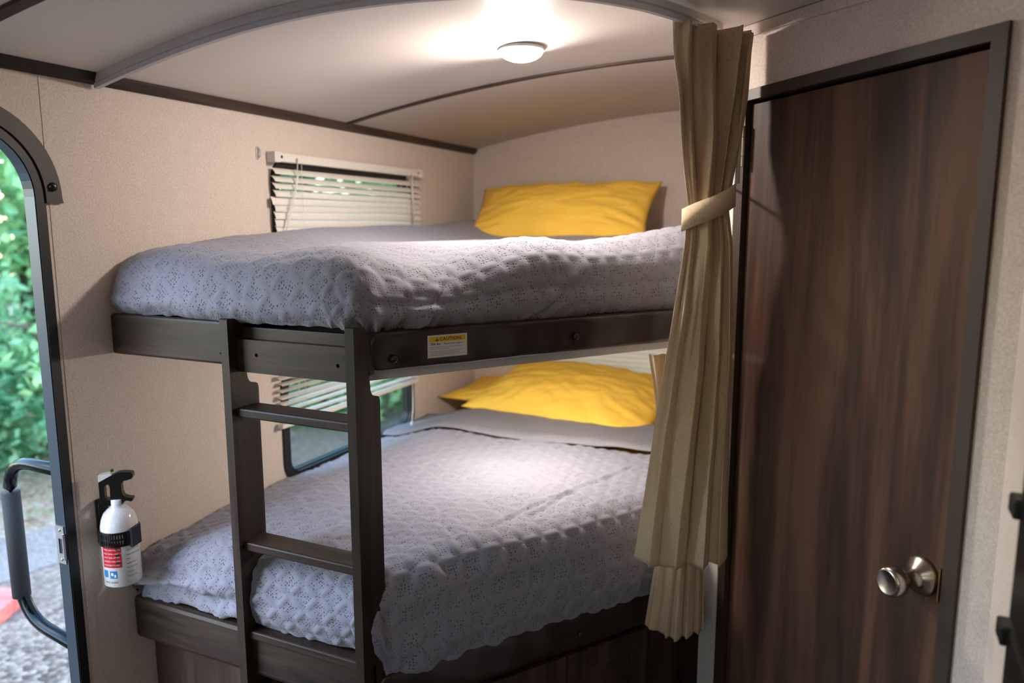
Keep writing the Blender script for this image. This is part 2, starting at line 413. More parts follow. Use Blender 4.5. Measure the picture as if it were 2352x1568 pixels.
V, F = plate_data([[(0, 0), (2.3, 0)] + [(x, zc(x)) for x in xs], rrect(*FW, .055)], lambda a, b, t: (a, t, b), -2.2, -2.24)
struct(mk('wall_front', V, F, M['wall'], origin=np.zeros(3)))
struct(box('floor', (-WT, -2.24, -.05), (2.34, YB + .04, 0), M['floor']))
xg = np.linspace(-WT, 2.34, 40)
V = [(x, y, zc(x) + t) for t in (0, .04) for x in xg for y in (-2.24, YB + .04)]
F = [[2 * i, 2 * i + 1, 2 * i + 3, 2 * i + 2] for i in range(39)] + [[80 + 2 * i, 82 + 2 * i, 83 + 2 * i, 81 + 2 * i] for i in range(39)]
F += [[0, 80, 81, 1], [78, 79, 159, 158]] + [[2 * i, 2 * i + 2, 82 + 2 * i, 80 + 2 * i] for i in range(39)] + [[2 * i + 1, 81 + 2 * i, 83 + 2 * i, 2 * i + 3] for i in range(39)]
ceiling = struct(mk('ceiling', V, F, M['ceil'], smooth=False, origin=np.zeros(3)), 'arched off white ceiling')
for p in ceiling.data.polygons: p.use_smooth = abs(p.normal.z) > .5
# dark trim where the left wall meets the ceiling
prof = [(0, 1.916), (.006, 1.916), (.016, 1.922), (.022, 1.934), (.024, 1.946), (0, 1.946)]
def sweep_y(prof, y0, y1):
    n = len(prof); V = [(x, y, z) for y in (y0, y1) for x, z in prof]
    return V, [[i, (i + 1) % n, n + (i + 1) % n, n + i] for i in range(n)] + [list(range(n))[::-1], [n + i for i in range(n)]]
V, F = sweep_y([(a, b - .006 if b > 1.94 else b) for a, b in prof], -2.19, YB - .003)
struct(mk('trim_1', V, F, M['trimwood'], origin=np.zeros(3)), 'dark wood trim along the top of the side wall')
for k, (yc, hw) in enumerate(((2.105, .011), (.885, .016), (-.335, .016), (-1.555, .016))):
    x0 = .024; xx = np.linspace(x0, XP if yc > 1.9 else 2.28, 40); V = []
    for x in xx:
        V += [(x, yc - hw, zc(x) - .0002), (x, yc - hw * .8, zc(x) - .006), (x, yc + hw * .8, zc(x) - .006), (x, yc + hw, zc(x) - .0002)]
    F = [[i * 4 + j, i * 4 + (j + 1) % 4, i * 4 + 4 + (j + 1) % 4, i * 4 + 4 + j] for i in range(39) for j in range(4)] + [[3, 2, 1, 0], [156, 157, 158, 159]]
    struct(mk('trim_%d' % (k + 2), V, F, M['battenwood'], origin=np.zeros(3)), ('dark curved batten across the ceiling behind the dome lamp', 'dark batten across the ceiling above the entry doorway', 'dark ceiling batten behind the camera', 'dark ceiling batten near the front wall')[k])
# wall strip along the top of the angled wall
V, F = [], []
for i, s in enumerate(np.linspace(.002, .78, 12)):
    z = zc(DA[0] + AX[0] * s)
    V += [fa(s, z - .001, 0), fa(s, z - .001, -.006), fa(s, z - .026, -.006), fa(s, z - .026, 0)]
F = [[i * 4 + j, i * 4 + (j + 1) % 4, i * 4 + 4 + (j + 1) % 4, i * 4 + 4 + j] for i in range(11) for j in range(4)] + [[3, 2, 1, 0], [44, 45, 46, 47]]
struct(mk('trim_6', V, F, M['wall'], origin=np.zeros(3)), 'papered strip above the bathroom door')
# white corner moulding of the bathroom wall
V, F = join([box_data((XP - .004, DA[1] + .002, 0), (XP, DA[1] + .03, zc(XP) - .03), .001),
             plate_data([[(-.003, 0), (.062, 0), (.062, zc(XP) - .03), (-.003, zc(XP) - .03)], ], fa, 0, -.004)])
struct(mk('trim_7', V, F, M['white'], origin=np.zeros(3)), 'white corner moulding beside the curtain')

# ------------------------------------------------ bathroom door, built in wall coordinates
d2 = thing('door_2', (DA[0], DA[1], 0), 'dark walnut bathroom door in brown frame with nickel knob', 'door', ang)
d2['kind'] = 'structure'; del d2['category']
L = dict(parent=d2, local=True)
# local x runs along the wall to the right, local -y points into the room
def lbox(name, lo, hi, mat, par=d2, bev=0.): return box(name, lo, hi, mat, par, bev, True)
lbox('door_panel', (DW0 + .006, .006, .03), (DW1 - .006, .034, DWZ - .012), M['doorwood'], bev=.0015)
V, F = plate_data([[(.071, 0), (DW0 + .002, 0), (DW0 + .002, DWZ - .004), (DW1 - .002, DWZ - .004), (DW1 - .002, 0), (.7245, 0), (.7245, 1.908), (.071, 1.908)]], lambda a, b, t: (a, t, b), -.008, .035)
mk('door_frame', V, F, M['doorframe'], **L)
for z0 in (1.737, .25):
    h = mk('hinge', *join([tube_data([(DW0 + .0015, -.010, z0 + a), (DW0 + .0015, -.010, z0 + b)], .0045, 10) for a, b in ((0, .022), (.0235, .066), (.0675, .091))]), M['steel'], **L)
    lbox('hinge_leaf', (DW0 - .016, -.0095, z0), (DW0 + .004, -.0075, z0 + .09), M['doorframe'], par=d2)
kx, kz = .647, .980
V, F = lathe_data([(0.0, .0), (.035, .0), (.036, .004), (.033, .010), (.020, .019), (.0145, .026), (.0125, .036), (.0135, .042), (.020, .050), (.0262, .060), (.0275, .070), (.0262, .078), (.022, .0835), (.0205, .083), (.012, .0805), (0, .080)], 40, '-Y')
knob = mk('door_knob', np.array(V) + [kx, .006, kz], F, M['steel'], smooth=True, **L)
V, F = lathe_data([(0, 0), (.0035, 0), (.004, .002), (0, .003)], 12, '-Y')
mk('knob_screw', np.array(V) + [kx + .017, -.012, kz - .012], F, M['black'], knob, True, True)
lbox('strike_plate', (DW1 - .007, -.0095, .955), (DW1 - .004, .004, 1.015), M['brass'])

# ------------------------------------------------ entry doorway (opening in the left wall)
d1 = thing('door_1', (0, .72, 0), 'black framed entry doorway open to the greenery outside', 'doorway'); d1['kind'] = 'structure'; del d1['category']
def arch(o, top=True, z0=.02):
    r = dr + o
    return [(dy0 - o, z0), (dy1 + o, z0)] + [(dy1 - dr + r * math.cos(R(a)), dzt - dr + r * math.sin(R(a))) for a in np.linspace(0, 90, 14)] + \
           [(dy0 + dr - r * math.sin(R(a)), dzt - dr + r * math.cos(R(a))) for a in np.linspace(0, 90, 14)]
V, F = plate_data([arch(.021, z0=.0), arch(0., z0=.02)], fx, .006, 0.0005)
mk('inner_frame', V, F, M['black'], d1)
V, F = plate_data([arch(.0, z0=.021), arch(-.002, z0=.024)], fx, .004, -WT - .006)
mk('jamb', V, F, M['alu'], d1)
for sgn in (1, -1):      # brown corner trims
    cy = dy1 - dr if sgn > 0 else dy0 + dr; cz_ = dzt - dr
    pts = [(cy + sgn * (dr + .056) * math.cos(R(a)), cz_ + (dr + .056) * math.sin(R(a))) for a in np.linspace(0, 90, 16)]
    pts += [(cy + sgn * (dr + .0205) * math.cos(R(a)), cz_ + (dr + .0205) * math.sin(R(a))) for a in np.linspace(90, 0, 16)]
    pts += [(cy + sgn * (dr + .0205), cz_ - .012), (cy + sgn * (dr + .058), cz_ - .012)]
    V, F = plate_data([pts], fx, 0.0, .010)
    ct = mk('corner_trim', V, F, M['brownplastic'], d1)
    V, F = lathe_data([(0.0095, 0), (.0095, .002), (.008, .006), (.004, .008), (0, .0085)], 20, 'X')
    mk('screw_cover', np.array(V) + [.010, cy + sgn * (dr + .036), cz_ + .022], F, M['blackgloss'], ct, True)
# latch plate on the jamb
lp = mk('latch_plate', *plate_data([[(-.030, .838), (-.002, .838), (-.002, .928), (-.030, .928)], [(-.022, .862), (-.010, .862), (-.010, .898), (-.022, .898)]], lambda a, b, t: (a, t, b), dy1 - .004, dy1 - .0022), M['zinc'], d1)
for z in (.848, .918):
    V, F = lathe_data([(0, 0), (.0035, 0), (.003, .0015), (0, .002)], 12, '-Y'); mk('screw', np.array(V) + [-.015, dy1 - .004, z], F, M['steel'], lp, True)
box('latch_lip', (-.002, dy1 - .009, .850), (.001, dy1 - .0022, .912), M['zinc'], lp)

# ------------------------------------------------ windows
def window(n, y0, z0, y1, z1, fn, label, thick):
    w = thing('window_%d' % n, fn((y0 + y1) / 2, z0, 0), label, 'window'); w['kind'] = 'structure'; del w['category']
    V, F = plate_data([rrect(y0, z0, y1, z1, .065), rrect(y0 + .027, z0 + .027, y1 - .027, z1 - .027, .045)], fn, .008, -.004)
    V2, F2 = plate_data([rrect(y0 + .0125, z0 + .0125, y1 - .0125, z1 - .0125, .054), rrect(y0 + .030, z0 + .030, y1 - .030, z1 - .030, .043)], fn, -.004, -thick - .005)
    mk('window_frame', *join([(V, F), (V2, F2)]), M['black'], w)
    V, F = plate_data([rrect(y0 + .029, z0 + .029, y1 - .029, z1 - .029, .043)], fn, -.012, -.016)
    mk('pane', V, F, M['glass'], w)
    return w
window(1, *WIN[0], fx, 'black framed window behind the upper white blind', WT)
window(2, *WIN[1], fx, 'black framed window beside the lower bunk', WT)
window(3, RW[0] - .012, RW[1] - .012, RW[2] + .012, RW[3] + .012, lambda a, b, t: (a, YB - t, b), 'rear window behind the lower pillow blind', .04)

window(4, FW[0] - .012, FW[1] - .012, FW[2] + .012, FW[3] + .012, lambda a, b, t: (a, -2.2 + t, b), 'added window in the front wall behind the camera, unseen, for cool daylight', .04)  # added out of view to bring cool daylight onto ladder and ceiling

# ================================================================== ceiling lamps
def dome(name, x, y, z, mat, label, r=.055, dp=.027):
    t = thing(name, (x, y, z), label, 'lamp', group='round dome lamps')
    V, F = lathe_data([(0, 0), (r + .004, 0), (r + .003, -.006), (r + .001, -.007), (r - .001, -.005)], 40)
    mk('lamp_rim', V, F, M['white'], t, True, True)
    V, F = lathe_data([(r - .001, -.004)] + [(r * math.cos(R(a)), -.005 - dp * math.sin(R(a))) for a in range(2, 90, 8)] + [(.0005, -.005 - dp)], 40)
    mk('lamp_lens', V, F, mat, t, True, True)
    return t
dome('dome_lamp', .79, 1.80, zc(.79) - .001, M['dome_bunk'], 'glowing white dome lamp on the ceiling above the upper bunk')
dome('dome_lamp', .72, 1.95, 1.308, M['dome_lower'], 'round dome lamp under the upper bunk lighting the lower bed', .065, .05)
dome('dome_lamp', 1.55, -.75, zc(1.55) - .001, M['dome_room'], 'round dome lamp on the ceiling behind the camera', .07)
dome('dome_lamp', 1.0, -.95, zc(1.0) - .001, M['dome_room'], 'round dome lamp on the ceiling at the far front of the room', .07)

# ================================================================== bunks
def pad_rail(parent, z0, z1, t1, buttons, depth=.036):
    nt_, nc = 140, 28; zc_, hz = (z0 + z1) / 2, (z1 - z0) / 2
    ts = np.linspace(0, t1, nt_); V = []
    for t in ts:
        endr = min(1., .55 + .45 * math.sqrt(min(1., max(t, 0) / .018))) if t < .018 else 1.
        for k in range(nc):
            a = 2 * math.pi * k / nc
            ca, sa = math.cos(a), math.sin(a)
            o = math.copysign(abs(ca) ** .55, ca); v = math.copysign(abs(sa) ** .45, sa)
            off = o * depth / 2; zz = zc_ + v * hz * endr
            if o > 0:
                for bt, bz in buttons:
                    d2_ = ((t - bt) / .030) ** 2 + ((zz - bz) / .014) ** 2; off -= .0065 * math.exp(-d2_)
                off += .0018 * math.sin(t * 23 + zz * 60) + .001 * math.sin(t * 61)
            p = PB + TD * t + TN * (off - depth / 2); V.append((p[0], p[1], zz))
    F = [[i * nc + k, i * nc + (k + 1) % nc, (i + 1) * nc + (k + 1) % nc, (i + 1) * nc + k] for i in range(nt_ - 1) for k in range(nc)]
    F += [list(range(nc))[::-1], [(nt_ - 1) * nc + k for k in range(nc)]]
    pr = mk('padded_rail', V, F, M['pad'], parent, True)
    for bt, bz in buttons:
        V, F = lathe_data([(0, -.002), (.0085, -.002), (.0088, .001), (.007, .0045), (.0035, .006), (0, .0064)], 20, 'X')
        V = rot(V, math.atan2(TN[1], TN[0])); p = PB + TD * bt + TN * (-.0012)
        mk('button', V + [p[0], p[1], bz], F, M['button'], pr, True)
    return pr
def screw(parent, x, y, z, r=.005):
    V, F = lathe_data([(0, .0), (r, 0), (r, .001), (r * .55, .0022), (r * .5, .0008), (0, .0006)], 14, '-Y'); return mk('screw', np.array(V) + [x, y, z], F, M['black'], parent, True)
bed_poly = [(.006, 1.235), (.705, 1.235), tuple((PB + TD * .0 - TN * .04)[:2]), (XP - .006, (PB + TD * ((XP - .006 - PB[0] + .04 * TN[0]) / TD[0]) - TN * .04)[1]), (XP - .006, YB - .006), (.006, YB - .006)]
ub = thing('upper_bunk', (.6, 1.9, 1.30), 'upper bunk with dark wood foot board and brown padded vinyl rail', 'bunk bed')
V, F = plate_data([bed_poly], lambda a, b, t: (a, b, t), 1.312, 1.382); mk('platform', V, F, M['white'], ub)
fb = box('foot_board', (.004, FY, 1.303), (.374, FY + .022, 1.398), M['darkwood'], ub, .006)
for x, z in ((.025, 1.325), (.352, 1.328)): screw(fb, x, FY, z)
box('ladder_board', (.374, 1.214, 1.303), (.722, 1.2345, 1.387), M['darkwood'], ub, .003)
pr = pad_rail(ub, 1.309, 1.391, 1.03, [(.052, 1.333), (.508, 1.345)])
# caution label stuck on the padded rail
def lab(u, v, t): p = PB + TD * (.126 + u) + TN * (.0022 + t); return (p[0], p[1], 1.3285 + v)
LW, LH = .0925, .0475
cl = mk('caution_label', *plate_data([[(0, 0), (LW, 0), (LW, LH), (0, LH)]], lab, 0, .0004), M['labelw'], pr)
def label_text(par, fn, body, u, v, size, mat, name='lettering', t=.0006, sx=1., bold=0.):
    V, F = text_data(body, size)
    parts = [(V, F)] + ([(V + [bold, 0, 0], F), (V + [0, bold, 0], F)] if bold else [])
    V, F = join(parts)
    return mk(name, [fn(u + a * sx, v + b, t + (.00002 * (i % 3))) for i, (a, b, c) in enumerate(V)], F, mat, par)
# pr > caution_label is already the third level, so its print is joined in with the rail's own parts
mk('caution_band', *plate_data([[(.004, .0335), (LW - .004, .0335), (LW - .004, .0445), (.004, .0445)]], lab, .0004, .0005), M['caution'], pr)
mk('warning_triangle', *plate_data([[(.0175, .0352), (.0255, .0352), (.0215, .0426)]], lab, .0005, .00056), M['print'], pr)
mk('exclamation_mark', *plate_data([[(.0211, .0373), (.0219, .0373), (.0222, .0403), (.0208, .0403)]], lab, .0005, .00062), M['caution'], pr)
label_text(pr, lab, 'CAUTION', .0272, .0355, .0092, M['print'], t=.00056, sx=1.22, bold=.0003)
label_text(pr, lab, '300 lbs.', .0065, .0265, .0068, M['print'], t=.0005, sx=1.15, bold=.0003)
label_text(pr, lab, 'Maximum load capacity', .0375, .0268, .0046, M['print'], t=.0005, bold=.00015)
for k, s in enumerate(['\u2022Failure to comply with the load capacity could cause bed', '  failure which may result in an injury', '\u2022Elevated beds may present a fall hazard which may result in', '  injury.  Please consult the Owner\u2019s Manual for more', '  information regarding elevated beds and the use of bed rails.']):
    label_text(pr, lab, s, .0045, (.0212, .0176, .0122, .0086, .0050)[k], .0034, M['print'], t=.0005, sx=.93)

lb = thing('lower_bunk', (.6, 1.9, .55), 'lower bunk with dark wood foot board and brown padded rail', 'bunk bed')
V, F = plate_data([bed_poly], lambda a, b, t: (a, b, t), .56, .615); mk('platform', V, F, M['cabwood'], lb)
fb = box('foot_board', (.004, FY, .582), (.720, FY + .03, .692), M['darkwood'], lb, .011)
fb.data.polygons.foreach_set('use_smooth', [False] * len(fb.data.polygons))
screw(fb, .030, FY, .612); screw(fb, .36, FY, .61)
pad_rail(lb, .548, .645, 1.03, [(.534, .588)])
# storage base below the lower bunk
cb = thing('storage_cabinet', (.6, 1.9, 0), 'dark wood storage base with panel doors under the lower bunk', 'cabinet')
box('end_panel', (.004, 1.245, .001), (.72, 1.262, .560), M['cabwood'], cb, .002)
def cabp(t0, t1, z0, z1, n0, n1):
    def fn(a, b, t): p = PB + TD * a + TN * t; return (p[0], p[1], b)
    return fn
cf = cabp(0, 0, 0, 0, 0, 0)
V, F = plate_data([[(.02, .001), (1.01, .001), (1.01, .556), (.02, .556)]], cf, -.06, -.045); mk('face_frame', V, F, M['cabwood'], cb)
for a, b in ((.06, .508), (.513, .775)):
    z0, z1 = .06, .524
    V, F = plate_data([[(a, z0), (b, z0), (b, z1), (a, z1)], [(a + .055, z0 + .055), (b - .055, z0 + .055), (b - .055, z1 - .055), (a + .055, z1 - .055)]], cf, -.045, -.024)
    dd = mk('cabinet_door', V, F, M['cabwood'], cb)
    V, F = plate_data([[(a + .05, z0 + .05), (b - .05, z0 + .05), (b - .05, z1 - .05), (a + .05, z1 - .05)]], cf, -.045, -.032); mk('door_panel', V, F, M['cabwood'], dd)

# ------------------------------------------------ ladder
ld = thing('bunk_ladder', (.55, 1.21, 0), 'dark stained wooden ladder hooked onto the upper bunk', 'ladder')
ry, rb1, rb2 = 1.170, 1.206, 1.252
out = [(ry, 0.0), (rb2, 0.0), (rb2, 1.248), (rb2 - .003, 1.256), (rb2 - .010, 1.259)]
out += [(rb2 - .012 - .020 * math.sin(R(a)), 1.279 - .020 * math.cos(R(a))) for a in np.linspace(0, 90, 7)] 
out += [(rb2 - .034, 1.30), (rb1 + .010, 1.315), (rb1 + .010, 1.385), (rb1, 1.404), (ry + .003, 1.408), (ry, 1.405)]
for x0 in (.374, .699):
    bm = bmesh.new(); V, F = plate_data([out], fx, x0, x0 + .021); mk('side_rail', V, F, M['railwood'], ld)
def holed(z0, z1, holes, y0, y1, name):
    lp = [[(.395, z0), (.699, z0), (.699, z1), (.395, z1)]] + [[(hx + .0042 * math.cos(R(a)), hz + .0042 * math.sin(R(a))) for a in range(0, 360, 30)] for hx, hz in holes]
    V, F = plate_data(lp, lambda a, b, t: (a, t, b), y0, y1); return mk(name, V, F, M['darkwood'], ld)
holed(1.291, 1.362, [(.447, 1.330), (.660, 1.324)], 1.196, 1.212, 'hook_board')
holed(.590, .658, [(.447, .632), (.660, .632)], 1.196, 1.2, 'hook_board')
for z in (1.213, .909, .697, .36):
    box('rung', (.393, 1.183, z - .021), (.701, 1.246, z), M['darkwood'], ld, .004)

# ------------------------------------------------ curtain tracks
def ceiling_track():
    P = [(.012, 1.200), (.2, 1.194), (.335, 1.191), (.46, 1.194), (.60, 1.208), (.69, 1.226), (.773, 1.249), (.86, 1.28), (.95, 1.322), (1.02, 1.362), (1.075, 1.403), (1.126, 1.462), (1.176, 1.535), (1.219, 1.63), (1.255, 1.73), (1.275, 1.82)]
    P = np.array(P); t = np.linspace(0, len(P) - 1, 90); i = np.clip(t.astype(int), 0, len(P) - 2); f = (t - i)[:, None]
    Q = P[i] * (1 - f) + P[i + 1] * f
    for _ in range(6): Q[1:-1] = (Q[:-2] + 2 * Q[1:-1] + Q[2:]) / 4
    return Q
def track(name, Q, ztop, label, prof):
    T = np.gradient(Q, axis=0); T /= np.linalg.norm(T, axis=1)[:, None]; Nn = np.stack([T[:, 1], -T[:, 0]], 1)
    V = []
    for q, n, zt in zip(Q, Nn, ztop):
        for o, h in prof: V.append((q[0] + n[0] * o, q[1] + n[1] * o, zt + h))
    m = len(prof); F = [[i * m + j, i * m + (j + 1) % m, (i + 1) * m + (j + 1) % m, (i + 1) * m + j] for i in range(len(Q) - 1) for j in range(m)]
    F += [list(range(m))[::-1], [(len(Q) - 1) * m + j for j in range(m)]]
    return tag(mk(name, V, F, M['track']), label, 'curtain track')
Q = ceiling_track()
prof = [(.006, 0), (.006, -.014), (.003, -.017), (.006, -.020), (.006, -.030), (-.006, -.030), (-.006, 0)]
track('curtain_track', Q, [zc(q[0]) - .001 for q in Q], 'curved white curtain track across the ceiling', prof)
Q2 = np.array([(PB + TD * t - TN * .050)[:2] for t in np.linspace(.015, .93, 30)])
track('curtain_track', Q2, [1.311] * len(Q2), 'white curtain track under the upper bunk edge', [(.007, 0), (.007, -.026), (-.007, -.026), (-.007, 0)])

# ================================================================== bedding
def nearest_poly(P, poly):
    poly = np.array(poly); n = len(poly); inside = np.ones(len(P), bool); best = np.full(len(P), 1e9); Qn = P.copy(); edge = np.full(len(P), -1)
    for i in range(n):
        a, b = poly[i], poly[(i + 1) % n]; ab = b - a
        inside &= (ab[0] * (P[:, 1] - a[1]) - ab[1] * (P[:, 0] - a[0])) >= 0
        t = np.clip(((P - a) @ ab) / (ab @ ab), 0, 1); q = a + t[:, None] * ab; d = np.linalg.norm(P - q, axis=1)
        m = d < best; best[m] = d[m]; Qn[m] = q[m]; edge[m] = i
    Qn[inside] = P[inside]; s = np.where(inside, 0., best)
    return Qn, s, inside, np.where(inside, best, 0.)
def quilt(name, poly, zt, rh, rv, drop, step, cell, theta, disp, smooth_fn, seed, tuck=.02, petal_h=.0052, hem=(0, 0), xr=9.):
    """cloth laid over a convex mattress polygon: flat cloth coordinates wrapped over the edge"""
    prof_s, prof_x, prof_z = [0.], [0.], [0.]
    for a in np.linspace(0, 90, 20)[1:]:
        x, z = rh * math.sin(R(a)), -rv * (1 - math.cos(R(a)))
        prof_s.append(prof_s[-1] + math.hypot(x - prof_x[-1], z - prof_z[-1])); prof_x.append(x); prof_z.append(z)
    for k in np.linspace(0, 1, 12)[1:]:
        z = -rv - (drop - rv) * k; x = rh + .012 * math.sin(math.pi * k) - tuck * k ** 2
        prof_s.append(prof_s[-1] + math.hypot(x - prof_x[-1], z - prof_z[-1])); prof_x.append(x); prof_z.append(z)
    smax = prof_s[-1]
    pl = np.array(poly); lo = pl.min(0) - smax - .02; hi = pl.max(0) + smax + .02
    nx = int((hi[0] - lo[0]) / step); ny = int((hi[1] - lo[1]) / step)
    gx, gy = np.meshgrid(np.linspace(lo[0], hi[0], nx), np.linspace(lo[1], hi[1], ny), indexing='ij')
    P = np.stack([gx.ravel(), gy.ravel()], 1)
    Qn, s, inside, din = nearest_poly(P, pl)
    over = s > smax
    nrm = (P - Qn) / np.maximum(s, 1e-9)[:, None]
    s2 = np.minimum(s, smax)
    X = np.interp(s2, prof_s, prof_x); Z = np.interp(s2, prof_s, prof_z)
    pos = np.zeros((len(P), 3)); pos[:, :2] = Qn + nrm * X[:, None]; zz = zt(pos[:, 0], pos[:, 1], s2); hz = hem[0] + (hem[1] - hem[0]) * sstep(-.5, -.95, nrm[:, 1]) * (s2 > 0); pos[:, 2] = zz + Z / drop * (zz - hz)
    Pf = Qn + nrm * s2[:, None]                                   # flat cloth position
    c, sn = math.cos(theta), math.sin(theta)
    U = (Pf[:, 0] * c + Pf[:, 1] * sn) / cell; Wv = (-Pf[:, 0] * sn + Pf[:, 1] * c) / cell
    a = U - np.floor(U) - .5; b = Wv - np.floor(Wv) - .5
    d = np.minimum(np.minimum(np.hypot(a - 1, b), np.hypot(a + 1, b)), np.minimum(np.hypot(a, b - 1), np.hypot(a, b + 1)))
    h = np.clip((.7071 - d) / .2071, 0, 1); pet = np.sin(h * math.pi / 2)
    sm = smooth_fn(pos[:, 0], pos[:, 1])
    # numeric normals from the grid
    G = pos.reshape(nx, ny, 3); du = np.gradient(G, axis=0); dv = np.gradient(G, axis=1)
    nn = np.cross(du, dv).reshape(-1, 3); ln = np.linalg.norm(nn, axis=1); nn = nn / np.maximum(ln, 1e-12)[:, None]
    bad = ln < 1e-10; nn[bad, :2] = nrm[bad]; nn[bad, 2] = 0
    side = sstep(.3 * rh, rh, s2)
    pos = pos + nn * (disp(pos, Pf, s2, side, nrm) + petal_h * pet * sm)[:, None]
    pos[:, 0] = np.clip(pos[:, 0], .007 + .002 * pet, xr); pos[:, 1] = np.minimum(pos[:, 1], YB - .008)
    idx = np.arange(nx * ny).reshape(nx, ny)
    Fq = np.stack([idx[:-1, :-1], idx[1:, :-1], idx[1:, 1:], idx[:-1, 1:]], -1).reshape(-1, 4)
    keep = ~over[Fq].all(1); Fq = Fq[keep]
    used = np.unique(Fq); rem = np.full(nx * ny, -1); rem[used] = np.arange(len(used))
    return mk(name, pos[used], rem[Fq], M['quilt'], smooth=True, uv=np.stack([U, Wv], 1)[used], attr={'petal': ((1 - sstep(.0, .25, h)) * sm)[used]})
def inset_poly(xl, yf, off, xr, yb, diag=.0):
    # convex bed polygon inset by off on every side
    q = PB - TN * (off + diag)
    f = lambda y: q[0] + TD[0] / TD[1] * (y - q[1])
    g = lambda x: q[1] + TD[1] / TD[0] * (x - q[0])
    return [(xl + .03, yf + off), (f(yf + off), yf + off), (xr - off, g(xr - off)), (xr - off, yb - off), (xl + .03, yb - off)]
# upper quilt
rh, rv = .115, .100
def zt_up(x, y, s):
    base = 1.553 + .047 * sstep(.34, .08, x) * sstep(1.25, 1.95, y) + .030 * sstep(2.45, 2.95, y)
    al = (x - PB[0]) * TD[0] + (y - PB[1]) * TD[1]; ac = (x - PB[0]) * TN[0] + (y - PB[1]) * TN[1]     # along and across the angled edge
    base = base + sstep(-.30, -.10, ac) * (-.036 * np.exp(-((al - .16) / .13) ** 2) + .026 * np.exp(-((al - .44) / .14) ** 2) + .018 * sstep(.55, .7, al) + .038 * np.exp(-((al - .95) / .16) ** 2))
    base = base + sstep(1.5, 1.3, y) * (.010 * np.sin(x * 12 + .6) - .020 * sstep(.2, .02, x))
    return base + .005 * fnoise(x * 3.5, y * 3.5, 11, 2)
def disp_up(pos, Pf, s, side, nrm):
    x, y = Pf[:, 0], Pf[:, 1]
    al = x * TD[0] + y * TD[1]
    foot = (nrm[:, 1] < -.7) * 1.
    w = .006 * fnoise(x * 6, y * 6, 21, 2) * (.2 + .8 * side)
    # gathers hanging down the side: fine ridges across the edge direction
    e = np.where(foot > 0, x, al)
    k = sstep(.12, .24, s)
    w = w + k * .0026 * np.sin(e * 95 + 5 * vnoise(e * 6, s * 10, 5) + 16 * s) * (.4 + .6 * vnoise(e * 9, s * 3, 8) ** 2)
    # bunched fabric at the corner by the ladder
    d = np.hypot(pos[:, 0] - .78, pos[:, 1] - 1.27)
    w = w + np.exp(-(d / .13) ** 2) * (.009 * fnoise(x * 14, y * 14, 44, 2) * side + .004 * np.sin(al * 60 + s * 45) * side)
    th = np.arctan2(s - .30, al - (PB[0] * TD[0] + PB[1] * TD[1]) - .03); rd = np.hypot(s - .30, al - (PB[0] * TD[0] + PB[1] * TD[1]) - .03)
    w = w + side * np.exp(-((rd - .07) / .07) ** 2) * .0065 * np.sin(th * 11 + 3 * vnoise(x * 12, y * 12, 77))
    for (a0, s0, a1, s1, dp) in ((.34, .26, .58, .13, .006), (.10, .27, .22, .06, .007), (.62, .27, .80, .15, .006), (.78, .26, .92, .12, .005), (.42, .28, .50, .20, .004)):
        aa = al - (PB[0] * TD[0] + PB[1] * TD[1]); dx, dy = a1 - a0, s1 - s0; Lc = math.hypot(dx, dy)
        u = ((aa - a0) * dx + (s - s0) * dy) / Lc / Lc; v = ((aa - a0) * dy - (s - s0) * dx) / Lc + .006 * np.sin(u * 7)
        w = w + (nrm[:, 0] > .5) * sstep(0, .2, u) * sstep(1, .6, u) * (-dp * np.exp(-(v / .006) ** 2) + .7 * dp * np.exp(-((v - .014) / .010) ** 2))
    return w
uq = quilt('quilt', inset_poly(.018, 1.190, rh, XP - .018, YB - .02, .010), zt_up, rh, rv, .163, .0062, .056, R(34) * -1 + R(0), disp_up, lambda x, y: sstep(2.6, 2.3, y), 1, petal_h=.0024, hem=(1.389, 1.398), xr=XP - .006)
tag(uq, 'rumpled grey quilted bedspread on the upper bunk', 'quilt')
# lower mattress in a yellow fitted sheet
rl = .06
def slab(name, poly, z0, z1, r, mat, label, cat, puff=.0):
    pl = np.array(poly); n = 90; cen = pl.mean(0)
    per = np.concatenate([np.linspace(pl[i], pl[(i + 1) % len(pl)], 24, endpoint=False) for i in range(len(pl))])
    rings = []
    for o, z in [(r, z0)] + [(r * math.cos(R(a)), z1 - r + r * math.sin(R(a))) for a in range(0, 91, 15)]: 
        sgn = 1 - (r - o) / np.linalg.norm(per - cen, axis=1)[:, None]
        q = cen + (per - cen) * sgn; rings.append(np.c_[q, np.full(len(q), z)])
    for f in (.8, .6, .4, .2, .02):
        q = cen + (per - cen) * f * .9; rings.append(np.c_[q, z1 + puff * (1 - f) + .004 * fnoise(q[:, 0] * 8, q[:, 1] * 8, 3)])
    V = np.concatenate(rings); m = len(per); F = [[i * m + j, i * m + (j + 1) % m, (i + 1) * m + (j + 1) % m, (i + 1) * m + j] for i in range(len(rings) - 1) for j in range(m)]
    F.append(list(range(m))[::-1]); F.append([(len(rings) - 1) * m + j for j in range(m)])
    return tag(mk(name, V, F, mat, smooth=True, uv=V[:, :2]), label, cat)
slab('mattress', inset_poly(.03, 1.265, .0, XP - .03, YB - .008, .06), .617, .810, .05, M['yellow'], 'mattress in yellow fitted sheet showing beside the lower pillow', 'mattress')
rh, rv = .085, .085
